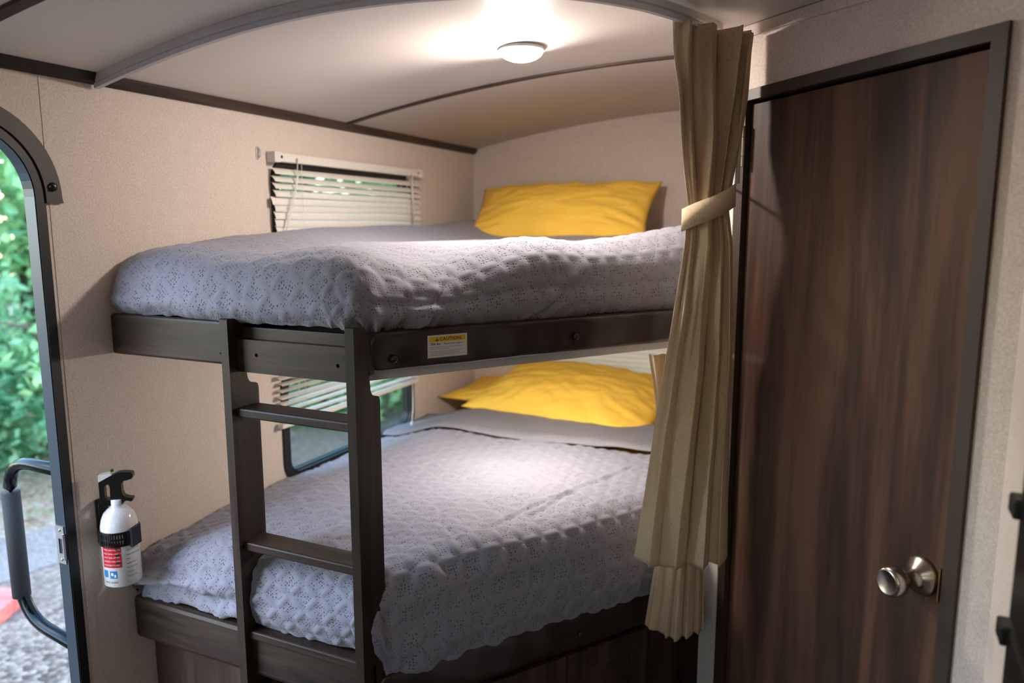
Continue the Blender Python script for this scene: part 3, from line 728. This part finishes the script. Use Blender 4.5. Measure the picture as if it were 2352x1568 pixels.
def zt_lo(x, y, s):
    al = (x - PB[0]) * TD[0] + (y - PB[1]) * TD[1]; ac = (x - PB[0]) * TN[0] + (y - PB[1]) * TN[1]
    b = .868 - .056 * sstep(.30, .03, x) + .010 * sstep(1.25, 1.6, y)
    b = b + sstep(-.25, -.08, ac) * (.006 * np.sin(al * 9)) 
    return b + .006 * fnoise(x * 4, y * 4, 51) - .004 * np.exp(-((x - .55 - .35 * (y - 1.7)) / .012) ** 2)
def disp_lo(pos, Pf, s, side, nrm):
    x, y = Pf[:, 0], Pf[:, 1]; al = x * TD[0] + y * TD[1]; ac = x * TN[0] + y * TN[1]
    foot = (nrm[:, 1] < -.7) * 1.
    w = .005 * fnoise(x * 6, y * 6, 61, 2) * (.15 + .8 * side)
    # long creases across the top
    for (x0, y0, x1, y1) in ((.62, 1.62, .80, 1.42), (.95, 1.95, .80, 1.50), (.30, 1.45, .42, 1.85), (1.02, 2.2, .86, 1.62)):
        dx, dy = x1 - x0, y1 - y0; Lc = math.hypot(dx, dy); u = ((x - x0) * dx + (y - y0) * dy) / Lc / Lc; v = ((x - x0) * dy - (y - y0) * dx) / Lc + .008 * np.sin(u * 9)
        w = w + sstep(0, .15, u) * sstep(1, .85, u) * (-.005 * np.exp(-(v / .005) ** 2) + .003 * np.exp(-((v - .012) / .008) ** 2))
    e = np.where(foot > 0, x, al); k = sstep(.10, .2, s)
    w = w + k * .0026 * np.sin(e * 60 + 6 * vnoise(e * 5, s * 8, 15) + 14 * s) * (.3 + .7 * vnoise(e * 7, s * 3, 18) ** 2)
    w = w + foot * sstep(.12, .2, s) * .012 * np.sin(s * 70 + 9 * x + 2 * vnoise(x * 8, s * 9, 9)) * sstep(.42, .3, x)
    d = np.hypot(pos[:, 0] - .76, pos[:, 1] - 1.28)
    return w + np.exp(-(d / .12) ** 2) * .012 * fnoise(x * 15, y * 15, 64) * side
lq = quilt('quilt', inset_poly(.018, 1.202, rh, XP - .018, 2.262 + rh, -.004), zt_lo, rh, rv, .228, .0062, .056, R(34) * -1, disp_lo, lambda x, y: np.ones_like(x), 2, .012, petal_h=.0042, hem=(.630, .700), xr=XP - .006)
# cut the drop away at the head side: the quilt ends flat there
me = lq.data; co = np.empty(len(me.vertices) * 3); me.vertices.foreach_get('co', co); co = co.reshape(-1, 3); lo_ = np.array(lq.location)
wy = co[:, 1] + lo_[1]; wz = co[:, 2] + lo_[2]
m_ = wy > 2.262 - .0; flatz = np.maximum(wz, .848 - .05 * sstep(.30, .03, co[:, 0] + lo_[0])); co[:, 2] = np.where(wy > 2.20, flatz - lo_[2], co[:, 2])
me.vertices.foreach_set('co', co.ravel()); me.update()
tag(lq, 'smooth spread grey quilted bedspread on the lower bunk', 'quilt')
# turned down smooth band at the head of the lower quilt
nu, nv = 90, 40; U, Vv = np.meshgrid(np.linspace(0, 1, nu), np.linspace(0, 1, nv), indexing='ij')
x = .012 + U * (XP - .024); y0 = 2.268 + .035 * (U - .2) * (U > .2) + .006 * np.sin(U * 14); y = y0 + Vv * (.36 + .03 * np.sin(U * 5))
edge = np.minimum(np.minimum(Vv, 1 - Vv) * 12, 1)
z = .882 + .012 * np.sqrt(edge) + .005 * sstep(.3, 0., Vv) * sstep(.1, .4, U) - .056 * sstep(.30, .03, x) + .006 * fnoise(x * 6, y * 6, 71) + .006 * np.sin(U * 9) * (1 - Vv)
top = np.stack([x, y, z], -1).reshape(-1, 3); bot = top.copy(); bot[:, 2] -= .012 * np.sqrt(edge).ravel() + .0015
Fg = grid_faces(nu, nv); n0 = nu * nv; F = Fg + [[i + n0 for i in reversed(f)] for f in Fg]
rim = [i * nv for i in range(nu)] + [(nu - 1) * nv + j for j in range(1, nv)] + [i * nv + nv - 1 for i in range(nu - 2, -1, -1)] + [j for j in range(nv - 2, 0, -1)]
F += [[rim[i], rim[i] + n0, rim[(i + 1) % len(rim)] + n0, rim[(i + 1) % len(rim)]] for i in range(len(rim))]
VV = np.concatenate([top, bot]); mk('turned_down_band', VV, F, M['sheet'], lq, True, uv=VV[:, :2] * 3)

# ------------------------------------------------ pillows
def pillow(name, cen, wdt, hgt, thk, mat, label, euler, seed, sag=0.):
    n = 70; u = np.linspace(-1, 1, n); U, Vv = np.meshgrid(u, u, indexing='ij')
    pin = 1 - .055 * (1 - U ** 2); pin2 = 1 - .07 * (1 - Vv ** 2)
    x = U * wdt / 2 * pin2; y = Vv * hgt / 2 * pin
    t = thk / 2 * (np.clip(1 - np.abs(U) ** 2.6, 0, 1) ** .62) * (np.clip(1 - np.abs(Vv) ** 2.6, 0, 1) ** .62)
    rad = np.hypot(U, Vv); th = np.arctan2(Vv, U)
    wr = (.0035 * np.sin(th * 18 + 4 * vnoise(U * 3, Vv * 3, seed)) * sstep(.55, 1.0, rad) + .006 * fnoise(U * 3, Vv * 3, seed + 1) + .003 * fnoise(U * 9, Vv * 9, seed + 2)) * np.clip(t / (thk / 2) * 2.2, 0, 1)
    flow = .012 * np.sin(U * 9 + 2.0 * Vv + seed) * sstep(-.2, -1., Vv) * np.clip(1 - np.abs(U), 0, 1)
    T = np.stack([x, y, t + wr + flow], -1).reshape(-1, 3); B = np.stack([x, y, -t * .8 - wr * .4], -1).reshape(-1, 3)
    Fg = grid_faces(n, n); m = n * n; F = Fg + [[i + m for i in reversed(f)] for f in Fg]
    V = np.concatenate([T, B]); uv = V[:, :2] * 2.2
    V[:, 2] -= sag * (V[:, 0] / wdt * 2) ** 2
    Mx = np.array(Matrix.Rotation(euler[2], 3, 'Z') @ Matrix.Rotation(euler[1], 3, 'Y') @ Matrix.Rotation(euler[0], 3, 'X'))
    V = V @ Mx.T + np.array(cen)
    o = mk(name, V, F, mat, smooth=True, uv=uv)
    bm = bmesh.new(); bm.from_mesh(o.data); bmesh.ops.remove_doubles(bm, verts=bm.verts[:], dist=1e-5); bm.to_mesh(o.data); bm.free()
    return tag(o, label, 'pillow')
pillow('pillow', (.495, 2.825, 1.640), .77, .37, .17, M['yellow'], 'yellow pillow leaning on the back wall of the upper bunk', (R(43), R(-1), R(2)), 3)
pillow('pillow', (.49, 2.85, .900), .95, .37, .10, M['yellow'], 'flat yellow pillow showing beneath the plump lower pillow', (R(3), 0, R(-2)), 15)
pillow('pillow', (.595, 2.775, .930), .78, .50, .185, M['yellow'], 'plump yellow pillow lying on the lower bunk', (R(14), R(3), R(-6)), 9)

# ================================================================== curtains
def curtain(name, keys, nf, amp, z_top, z_bot, label, seed, hem, uvs=1.0):
    ks = sorted(keys, key=lambda k: -k[0]); zs = np.array([k[0] for k in ks])[::-1]
    get = lambda i, z: np.interp(z, zs, np.array([k[i] for k in ks])[::-1])
    nu, nz = 220, 120; u = np.linspace(0, 1, nu); w = np.linspace(0, 1, nz)
    U, Wz = np.meshgrid(u, w, indexing='ij'); zz = z_top + (z_bot - z_top) * Wz
    Zv = zz + hem(U, Wz)
    lx, ly, rx, ry_, a = [get(i, zz) for i in (1, 2, 3, 4, 5)]
    Ug = .55 * U + .45 * U ** 2
    uw = Ug + .03 * np.sin(U * 11 + seed) + .022 * np.sin(U * 23 + 2 * seed) + .012 * fnoise(U * 3, Wz * 2.5, seed)
    ph = 2 * math.pi * nf * uw
    dep = np.sin(ph) + .12 * np.sin(2 * ph + 1.1 + 2 * Wz) + .6 * fnoise(U * 7, Wz * 4, seed + 3)
    lat = .24 * np.sin(2 * ph + .6) / nf / 2
    a = a * (1 - .6 * sstep(.35, .8, Wz) * sstep(.65, .1, U))
    env = sstep(0, .04, U) * sstep(1, .97, U) * .7 + .3
    t = U + lat * env * .9
    dx, dy = rx - lx, ry_ - ly; Ln = np.hypot(dx, dy); nxv, nyv = dy / Ln, -dx / Ln
    bow = .018 * np.sin(math.pi * U)
    X = lx + dx * t + nxv * (a * amp * dep + bow); Y = ly + dy * t + nyv * (a * amp * dep + bow)
    V = np.stack([X, Y, Zv], -1).reshape(-1, 3); Fg = grid_faces(nu, nz)
    uv = np.stack([U * .9 * uvs, zz], -1).reshape(-1, 2)
    o = mk(name, V, Fg, M['curtain'], smooth=True, uv=uv)
    so = o.modifiers.new('cloth_thickness', 'SOLIDIFY'); so.thickness = .0014
    return tag(o, label, 'curtain')
uc = curtain('curtain', [(2.036, 1.196, 1.652, 1.350, 1.795, 1.0), (1.95, 1.198, 1.670, 1.345, 1.795, 1.05), (1.80, 1.212, 1.700, 1.336, 1.785, .9), (1.645, 1.236, 1.722, 1.320, 1.750, .48), (1.56, 1.230, 1.720, 1.332, 1.760, .6), (1.30, 1.198, 1.712, 1.338, 1.785, .85), (.79, 1.138, 1.703, 1.348, 1.785, .75)],
        3.7, .026, 2.034, .795, 'long beige curtain of the upper bunk tied back beside the bathroom door', 4,
        lambda U, Wz: .0 + (1 - sstep(0, .05, Wz)) * (-.018 * U) + sstep(.9, 1, Wz) * (-.016 * np.sin(math.pi * np.clip(U * 1.25, 0, 1)) + .020 * sstep(.93, 1, U)))
# tie band around the curtain
n = 64; V = []
for k in range(n):
    th = 2 * math.pi * k / n
    dx_, dy_ = math.cos(th), math.sin(th)
    cx, cy = 1.281 + .058 * dx_ * .98 + .040 * dy_ * -.18, 1.728 + .058 * dx_ * .18 + .040 * dy_ * .98
    zo = .020 * dx_ + .012 * (dx_ ** 2) * (1 if dx_ > 0 else -.3)
    for r_, zz in ((1, 1.618), (1, 1.668), (.965, 1.668), (.965, 1.618)):
        V.append((1.281 + (cx - 1.281) * r_, 1.728 + (cy - 1.728) * r_, zz + zo - .006))
F = [[k * 4 + j, ((k + 1) % n) * 4 + j, ((k + 1) % n) * 4 + (j + 1) % 4, k * 4 + (j + 1) % 4] for k in range(n) for j in range(4)]
V = np.array(V); tb = mk('tie_band', V, F, M['curtain'], uc, True, uv=np.stack([np.repeat(np.arange(n) / n * .3, 4), V[:, 2]], 1))
V, F = tube_data([(1.326, 1.748, 1.680), (1.318, 1.775, 1.690), (1.308, 1.874, 1.692)], .003, 8); tag(mk('tieback_hook', V, F, M['black'], smooth=True), 'small dark hook holding the curtain tie band', 'hook')
V, F = tube_data([(1.332, 1.775, 2.0), (1.3335, 1.775, 1.9), (1.3345, 1.775, 1.80), (1.3345, 1.775, 1.695)], [.003, .0035, .0048, .0048], 10); tag(mk('lit_edge_rod', V, F, M['white'], smooth=True), 'slim white rod behind the upper curtain standing in for a lit moulding edge', 'wand')  # white rod stands in for the lit edge of the corner moulding
curtain('curtain', [(1.285, 1.125, 1.838, 1.25, 1.90, .8), (1.2, 1.145, 1.822, 1.262, 1.86, .7), (1.0, 1.180, 1.800, 1.275, 1.825, .5), (.8, 1.175, 1.792, 1.285, 1.818, .7), (.58, 1.150, 1.780, 1.292, 1.814, 1.0)],
        5, .016, 1.283, .588, 'short beige curtain of the lower bunk hanging below the longer one', 8, lambda U, Wz: sstep(.9, 1, Wz) * (-.020 * np.sin(math.pi * U)) + .0 * U)

# ================================================================== blinds
def blind(name, origin, width, drop0, slats, angfn, label, ax, pitch=.0205, cords=True, bottom=True, wand=True):
    """local x along the window, local -y into the room, z down from the head rail"""
    b = thing(name, origin, label, 'window blind', ax)
    box('head_rail', (0, -.030, -.026), (width, -.004, 0), M['slat'], b, .002, True)
    for x in (-.002, width - .022): box('head_bracket', (x, -.033, -.029), (x + .024, -.002, .002), M['white'], b, .0015, True)
    m = 7; cs = np.linspace(-1, 1, m); prof = [(.0125 * c, .0020 * (1 - c * c)) for c in cs]
    V, F = [], []
    for x in (.004, width - .004):
        for (y, z) in prof: V.append((x, y, z))
        for (y, z) in prof[::-1]: V.append((x, y, z - .0006))
    F = [[i, (i + 1) % (2 * m), 2 * m + (i + 1) % (2 * m), 2 * m + i] for i in range(2 * m)] + [list(range(2 * m))[::-1], [2 * m + i for i in range(2 * m)]]
    first = None
    for k in range(slats):
        if first is None:
            first = mk('slat', V, F, M['slat'], b, False, True); o = first
        else:
            o = first.copy(); link(o); o.parent = b
        dz, a, shift, tilt = angfn(k); o.location = (shift, -.018, -drop0 - dz); o.rotation_euler = (a, tilt, 0)
    dl = drop0 + angfn(slats - 1)[0]
    if bottom: box('bottom_rail', (.002, -.029, -dl - .034), (width - .002, -.007, -dl - .020), M['slat'], b, .003, True)
    if cords:
        for fxr in (.14, .86):
            for yy in (-.031, -.005): mk('ladder_cord', *tube_data([(width * fxr, yy, -.02), (width * fxr + .001, yy, -dl - .025)], .0008, 6), M['white'], b, True, True)
    return b
up_b = blind('window_blind', (0, 1.742, 1.815), .815, .053, 13, lambda k: (k * .0215 + .001 * math.sin(k * 2.1), R([46, 44, 48, 56, 70, 74, 68, 76, 70, 76, 72, 76, 72][k]) , -.012 if k == 4 else (.002 * math.sin(k * 5)), R(.25) * math.sin(k)), 'white slatted blind over the upper bunk window', R(90))
mk('lift_cord', *tube_data([(.09, -.034, -.012), (.092, -.036, -.06), (.075, -.036, -.12), (.050, -.036, -.18), (.018, -.036, -.25)], .0018, 6), M['white'], up_b, True, True)
mk('lift_cord', *tube_data([(.095, -.034, -.012), (.083, -.037, -.08), (.060, -.037, -.14), (.035, -.037, -.21), (.016, -.037, -.26)], .0014, 6), M['white'], up_b, True, True)
mk('tilt_wand', *tube_data([(.73, -.035, -.012), (.731, -.037, -.10), (.732, -.037, -.205)], [.0022, .0028, .0035], 8), M['white'], up_b, True, True)
for x in (.03, .785):
    V, F = lathe_data([(0, 0), (.004, 0), (.0045, .001), (0, .0015)], 12, '-Y'); mk('screw_hole', np.array(V) + [x, -.030, -.012], F, M['print'], up_b, True, True)
lo_b = blind('window_blind', (0, 1.722, 1.205), .785, .040, 8, lambda k: (k * .0205, R(14 + 5 * math.sin(k * 1.7)), .004 * math.sin(k * 4), R(.5) * math.sin(k * 2)), 'half lowered white slatted blind over the lower bunk side window', R(90))
mk('lift_cord', *tube_data([(.715, -.034, -.01), (.716, -.036, -.14), (.722, -.038, -.24), (.710, -.045, -.31), (.660, -.07, -.350)], .0022, 6), M['white'], lo_b, True, True)
mk('cord_tassel', *lathe_data([(0, .0), (.004, .001), (.006, .012), (.003, .016), (0, .017)], 12), M['white'], lo_b, True, True).location = (.658, -.071, -.362)
rr_b = blind('window_blind', (.305, YB - .001, 1.245), .84, .040, 19, lambda k: (k * .0205, R(58), 0, 0), 'closed white slatted blind behind the lower pillow', 0.)
# small metal clip on the wall beside the upper blind
V, F = join([box_data((0, 1.699, 1.791), (.004, 1.707, 1.827), .001), tube_data([(.004, 1.703, 1.822), (.012, 1.703, 1.818), (.012, 1.703, 1.800), (.004, 1.703, 1.796)], .0016, 6)])
tag(mk('wall_clip', V, F, M['zinc'], smooth=False), 'small metal clip on the wall left of the upper blind', 'clip')

# ================================================================== fire extinguisher
ecx, ecy, ez = .062, 1.130, .772
fe = thing('fire_extinguisher', (ecx, ecy, ez), 'small white fire extinguisher with black handle hung beside the entry door', 'extinguisher')
er = .0405
V, F = lathe_data([(0, 0), (er - .004, 0), (er, .003), (er, .128), (er * .985, .142), (er * .92, .156), (er * .78, .170), (er * .55, .180), (.016, .185), (.0145, .189), (.0145, .203), (0, .203)], 48)
cyl = mk('cylinder', np.array(V) + [ecx, ecy, ez], F, M['extw'], fe, True)
# direction the label faces: towards the room
fdir = math.atan2(-.62, 1.0)
def cylmap(u, v, t): a = fdir + u / er; return (ecx + (er + t) * math.cos(a), ecy + (er + t) * math.sin(a), ez + v)
def cyl_patch(name, u0, u1, v0, v1, mat, t=.0004, par=cyl):
    m = 14; V = []; 
    for k in range(m): u = u0 + (u1 - u0) * k / (m - 1); V += [cylmap(u, v0, t), cylmap(u, v1, t)]
    return mk(name, V, [[2 * k, 2 * k + 2, 2 * k + 3, 2 * k + 1] for k in range(m - 1)], mat, par, True)
def cyl_text(s, u, v, size, mat, t=.0007, sx=1., name='lettering'):
    Vt, Ft = text_data(s, size); return mk(name, [cylmap(u + a * sx, v + b, t) for a, b, c in Vt], Ft, mat, cyl)
cyl_patch('red_panel', -.050, -.004, .050, .110, M['red'])
for k, s in enumerate(['HOLD UPRIGHT', 'TWIST AND PULL PIN', 'START BACK 6 FEET AND', 'AIM AT BASE OF FIRE', 'SQUEEZE LEVER AND', 'SWEEP SIDE TO SIDE']):
    cyl_text(s, -.046, .101 - .0092 * k, .0046, M['printw'], sx=.9)
for k in range(3): cyl_patch('pictogram', -.016, -.008, .056 + .018 * k, .065 + .018 * k, M['print'], .0006)
cyl_patch('blue_panel', -.050, -.038, .026, .043, M['blue'])
cyl_patch('blue_panel', -.032, -.016, .024, .042, M['blue'])
cyl_patch('pictogram', -.029, -.024, .031, .038, M['printw'], .0006); cyl_patch('pictogram', -.022, -.018, .027, .034, M['printw'], .0006)
cyl_text('FIRST ALERT', -.047, .0125, .0060, M['print'], sx=1.0)
for k in range(9):
    cyl_text(['FIRE EXTINGUISHER', 'DRY CHEMICAL', 'FOR USE ON FLAMMABLE', 'LIQUID AND ELECTRICAL', 'FIRES', 'INSPECT MONTHLY', 'KEEP AWAY FROM', 'CHILDREN', 'DO NOT REFILL'][k], .006, .108 - .0105 * k, .0038 if k > 1 else .0048, M['print'], sx=.85)
# strap with slots and clasp
m, sl = 72, []
V, F = [], []; zlo, zhi = .100, .134
def ring_pt(a, r, z): return (ecx + r * math.cos(a), ecy + r * math.sin(a), ez + z)
def strap_seg(a0, a1, z0, z1, r0=er + .0006, r1=er + .0032):
    k = max(2, int((a1 - a0) / .08) + 1); Vv, Ff = [], []
    for i in range(k + 1):
        a = a0 + (a1 - a0) * i / k; Vv += [ring_pt(a, r0, z0), ring_pt(a, r1, z0), ring_pt(a, r1, z1), ring_pt(a, r0, z1)]
    for i in range(k):
        for j in range(4): Ff.append([i * 4 + j, i * 4 + 4 + j, i * 4 + 4 + (j + 1) % 4, i * 4 + (j + 1) % 4])
    Ff += [[0, 1, 2, 3], [k * 4 + 3, k * 4 + 2, k * 4 + 1, k * 4]]
    return Vv, Ff
parts = [strap_seg(0, 2 * math.pi, .100, .105), strap_seg(0, 2 * math.pi, .1155, .1185), strap_seg(0, 2 * math.pi, .129, .134)]
a = fdir - 1.15
for k in range(9): parts += [strap_seg(a + k * .135, a + k * .135 + .065, .105, .1155), strap_seg(a + k * .135, a + k * .135 + .065, .1185, .129)]
parts += [strap_seg(a + 9 * .135, a + 2 * math.pi - .02, .105, .1155), strap_seg(a + 9 * .135, a + 2 * math.pi - .02, .1185, .129)]
br = mk('wall_bracket', *join([box_data((.0005, ecy - .014, ez + .085), (.012, ecy + .014, ez + .195), .003), box_data((.010, ecy - .012, ez + .098), (ecx - er + .004, ecy + .012, ez + .136), .002), box_data((.008, ecy - .013, ez + .186), (ecx - .008, ecy + .013, ez + .197), .003)]), M['blackgloss'], fe)
mk('strap', *join(parts), M['blackgloss'], fe)
a = fdir + .72
cl_p = [(er + .003, -.014), (er + .009, -.012), (er + .010, .010), (er + .003, .014)]
V = [];
for z in (.094, .138):
    for r_, u in cl_p: V.append(ring_pt(a + u / er, r_, z + .004 * (u > 0)))
mk('clasp', V, [[0, 1, 2, 3][::-1], [4, 5, 6, 7], [0, 4, 5, 1], [1, 5, 6, 2], [2, 6, 7, 3], [3, 7, 4, 0]], M['blackgloss'], fe)
# handle: valve body, loop grip and lever; lies in the vertical plane pointing into the room and towards the bunk
hd = np.array([math.cos(R(38)), math.sin(R(38)), 0.]); hn = np.array([-hd[1], hd[0], 0.])
def hpl(a, b, t): p = np.array([ecx, ecy, 0]) + hd * a + hn * t; return (p[0], p[1], ez + b)
V, F = plate_data([[(-.034, .194), (-.030, .190), (.010, .188), (.016, .196), (.022, .199), (.032, .196), (.036, .199), (.036, .204), (.026, .206), (.017, .210), (.0135, .220), (.0135, .240), (.019, .246), (.036, .250), (.0395, .254), (.0395, .262), (.036, .266), (.018, .268), (.006, .267), (-.026, .250), (-.034, .246)],
                   [(-.023, .203), (-.012, .203), (-.011, .232), (-.013, .240), (-.018, .240), (-.023, .235)]], hpl, -.009, .009)
mk('handle', V, F, M['blackgloss'], fe)
V, F = plate_data([[(-.034, .249), (-.030, .249), (-.004, .263), (-.008, .266), (-.030, .264), (-.034, .262)]], hpl, -.0095, .0095); mk('lever', V, F, M['white'], fe)
box('seal', tuple(np.array(hpl(-.006, .267, -.002)) - [.002, .002, 0]), tuple(np.array(hpl(-.006, .267, .002)) + [.002, .002, .007]), M['green'], fe)
V, F = tube_data([hpl(.031, .260, .0085), hpl(.031, .260, .0098)], .002, 10); mk('rivet', V, F, M['steel'], fe)

# ================================================================== refrigerator at the right edge
fr = thing('refrigerator', (2.05, .8, 0), 'black refrigerator at the right edge of the picture', 'refrigerator')
box('body', (1.84, .52, .02), (2.29, 1.085, 1.46), M['blackgloss'], fr, .004)
box('freezer_door', (1.80, .53, 1.10), (1.838, 1.09, 1.45), M['blackgloss'], fr, .005)
box('fridge_door', (1.80, .53, .06), (1.838, 1.09, 1.09), M['blackgloss'], fr, .005)
for z in (1.235, 1.064): box('door_hinge', (1.792, 1.082, z), (1.815, 1.119, z + .026), M['black'], fr, .003)

# ================================================================== outside
GZ = -.70
struct(box('ground', (-34, -22, GZ - .1), (14, 34, GZ), M['dirt']), 'leaf strewn dirt ground outside')
V, F = plate_data([[(-3.9, -10), (-1.0, -10), (-.8, 1.2), (-1.2, 4), (-2.6, 8), (-4.4, 9), (-3.6, 4), (-3.3, 1.5)]], lambda a, b, t: (a, b, t), GZ, GZ + .012); struct(mk('gravel_patch', V, F, M['gravel'], origin=np.zeros(3)), 'pale gravel beside the trailer')
V, F = plate_data([[(-4.5, -10), (-3.75, -10), (-3.45, 1.5), (-3.3, 3.0), (-2.9, 4.6), (-3.5, 4.9), (-4.05, 3.1), (-4.2, 1.5)]], lambda a, b, t: (a, b, t), GZ, GZ + .02); struct(mk('path', V, F, M['path'], origin=np.zeros(3)), 'grey concrete path')
rb = box('red_board', (-.55, -.14, 0), (.55, .14, .09), M['redwood'], None, .006)
rb.location = (-3.36, 2.31, GZ + .012); rb.rotation_euler = (0, 0, R(28))
tag(rb, 'red painted board lying on the gravel outside the door', 'board')
# folding grab handle on the outer wall
gh = thing('grab_handle', (-WT, 1.12, .56), 'black entry grab handle with grey foam grip outside the doorway', 'handle')
def bez(pts, n=8):
    P = np.array(pts, float); out = [P[0]]
    for i in range(1, len(P) - 1):
        a, b, c = P[i - 1], P[i], P[i + 1]; r_ = min(.10, np.linalg.norm(a - b) / 2.1, np.linalg.norm(c - b) / 2.1)
        p0 = b + (a - b) / np.linalg.norm(a - b) * r_; p2 = b + (c - b) / np.linalg.norm(c - b) * r_
        for t in np.linspace(0, 1, n): out.append((1 - t) ** 2 * p0 + 2 * t * (1 - t) * b + t * t * p2)
    out.append(P[-1]); return out
V, F = tube_data(bez([(-WT - .002, 1.12, 1.018), (-.325, 1.12, 1.022), (-.318, 1.12, .60), (-WT - .002, 1.12, .548)]), .0155, 14); mk('tube', V, F, M['chrome'], gh, True)
V, F = tube_data([(-.322, 1.12, .935), (-.320, 1.12, .655)], .0215, 16); mk('foam_grip', V, F, M['foam'], gh, True)
for z in (1.018, .548): V, F = lathe_data([(.0, 0), (.026, 0), (.026, -.006), (.016, -.012), (0, -.012)], 20, 'X'); mk('mount_plate', np.array(V) + [-WT, 1.12, z], F, M['black'], gh, True)
# trees and shrubs: leaf cards in clumps around branches
def foliage(cen, rad, n, size, seed):
    g = np.random.default_rng(seed)
    k = max(6, n // 140); cc = g.normal(size=(k, 3)); cc /= np.linalg.norm(cc, axis=1)[:, None]; cc *= g.uniform(.35, 1., (k, 1))
    c = cc[g.integers(0, k, n)] + g.normal(scale=.2, size=(n, 3)); c = c * np.array(rad) + np.array(cen)
    d = g.normal(size=(n, 3)); d[:, 2] = d[:, 2] * .6 - .35; d /= np.linalg.norm(d, axis=1)[:, None]
    e = np.cross(d, g.normal(size=(n, 3))); e /= np.linalg.norm(e, axis=1)[:, None]; f = np.cross(d, e)
    s = g.uniform(.6, 1.3, (n, 1)) * size
    P = [c - d * s * .5, c + e * s * .26 + f * s * .05, c + d * s * .5, c - e * s * .26 + f * s * .05]
    V = np.stack(P, 1).reshape(-1, 3); F = np.arange(4 * n).reshape(n, 4)
    return V, np.concatenate([F[:, [0, 1, 2]], F[:, [0, 2, 3]]])
def tree(name, x, y, h, cr, czh, n, size, mat, label, seed, cat, grp):
    t = thing(name, (x, y, GZ), label, cat, group=grp)
    g = random.Random(seed); P = [(x, y, GZ - .02)]; 
    for k in range(1, 6): P.append((x + g.uniform(-.1, .1) * k * .5, y + g.uniform(-.1, .1) * k * .5, GZ + h * .9 * k / 5))
    r0 = .03 + .022 * h
    tr = [tube_data(P, [r0 * (1 - .15 * k) for k in range(6)], 9)]
    for k in range(5):
        b = np.array(P[2 + k % 3]); e = b + np.array([g.uniform(-1, 1) * cr, g.uniform(-1, 1) * cr, g.uniform(.3, 1) * h * .3]); tr.append(tube_data([b, (b + e) / 2 + [0, 0, .1], e], [r0 * .5, r0 * .35, r0 * .15], 7))
    mk('trunk', *join(tr), M['bark'], t, True)
    V, F = foliage((x, y, GZ + czh), (cr, cr, h - czh if h > czh * 1.4 else h * .45), n, size, seed); V[:, 2] = np.maximum(V[:, 2], GZ + .03)
    fo = mk('foliage', V, F, mat, t); fo['kind'] = 'stuff'
    return t
cx0, cy0 = 1.6, 0.
kinds = [('leafA', 'bright green'), ('leafB', 'mid green'), ('leafC', 'dark green')]
shr = [(-84, 9.0, 1.6, 'B'), (-73, 8.6, 1.9, 'A'), (-66, 8.6, 1.5, 'C'), (-60.5, 8.9, 1.9, 'B'), (-56, 8.7, 1.5, 'A'), (-51, 9.2, 2.0, 'C'), (-45, 9.5, 1.6, 'B'), (-39, 9.2, 1.9, 'A'), (-33, 9.8, 1.7, 'C')]
words = ['farthest left beyond the doorway', 'left of the doorway view', 'low and dark beside the doorway view', 'wide, in the middle of the doorway view', 'low, at the right of the doorway view', 'tall, behind the extinguisher wall', 'seen left in the lower side window', 'in the middle of the lower side window', 'at the right of the lower side window']
for k, (b, d, h, c) in enumerate(shr):
    x, y = cx0 + d * math.sin(R(b)), cy0 + d * math.cos(R(b))
    tree('shrub', x, y, h, .95, .75, 1900, .15, M['leaf' + c], dict(A='bright green', B='mid green', C='dark green')[c] + ' leafy shrub ' + words[k], 100 + k, 'shrub', 'shrubs outside')
trs = [(-92, 12.5, 'B'), (-79, 11.5, 'A'), (-70, 12.5, 'B'), (-63, 11.3, 'A'), (-57.5, 12.2, 'B'), (-52, 11.5, 'A'), (-46, 12.4, 'C'), (-40, 12, 'B'), (-33, 13, 'A'), (-25, 12.5, 'C')]
w2 = ['farthest left of the row', 'second from the left of the row', 'left of the doorway view', 'filling the left of the doorway view', 'filling the middle of the doorway view', 'just right of the doorway view', 'behind the side wall', 'seen through the lower side window', 'right of the lower side window view', 'farthest right of the row']
for k, (b, d, c) in enumerate(trs):
    x, y = cx0 + d * math.sin(R(b)), cy0 + d * math.cos(R(b)); 
    tree('leafy_tree', x, y, 5.2 + .7 * math.sin(k * 2.3), 1.75, 2.7, 2600, .20, M['leaf' + c], 'tall ' + dict(A='bright', B='mid', C='dark')[c] + ' green tree outside, ' + w2[k], 200 + k, 'tree', 'trees outside')
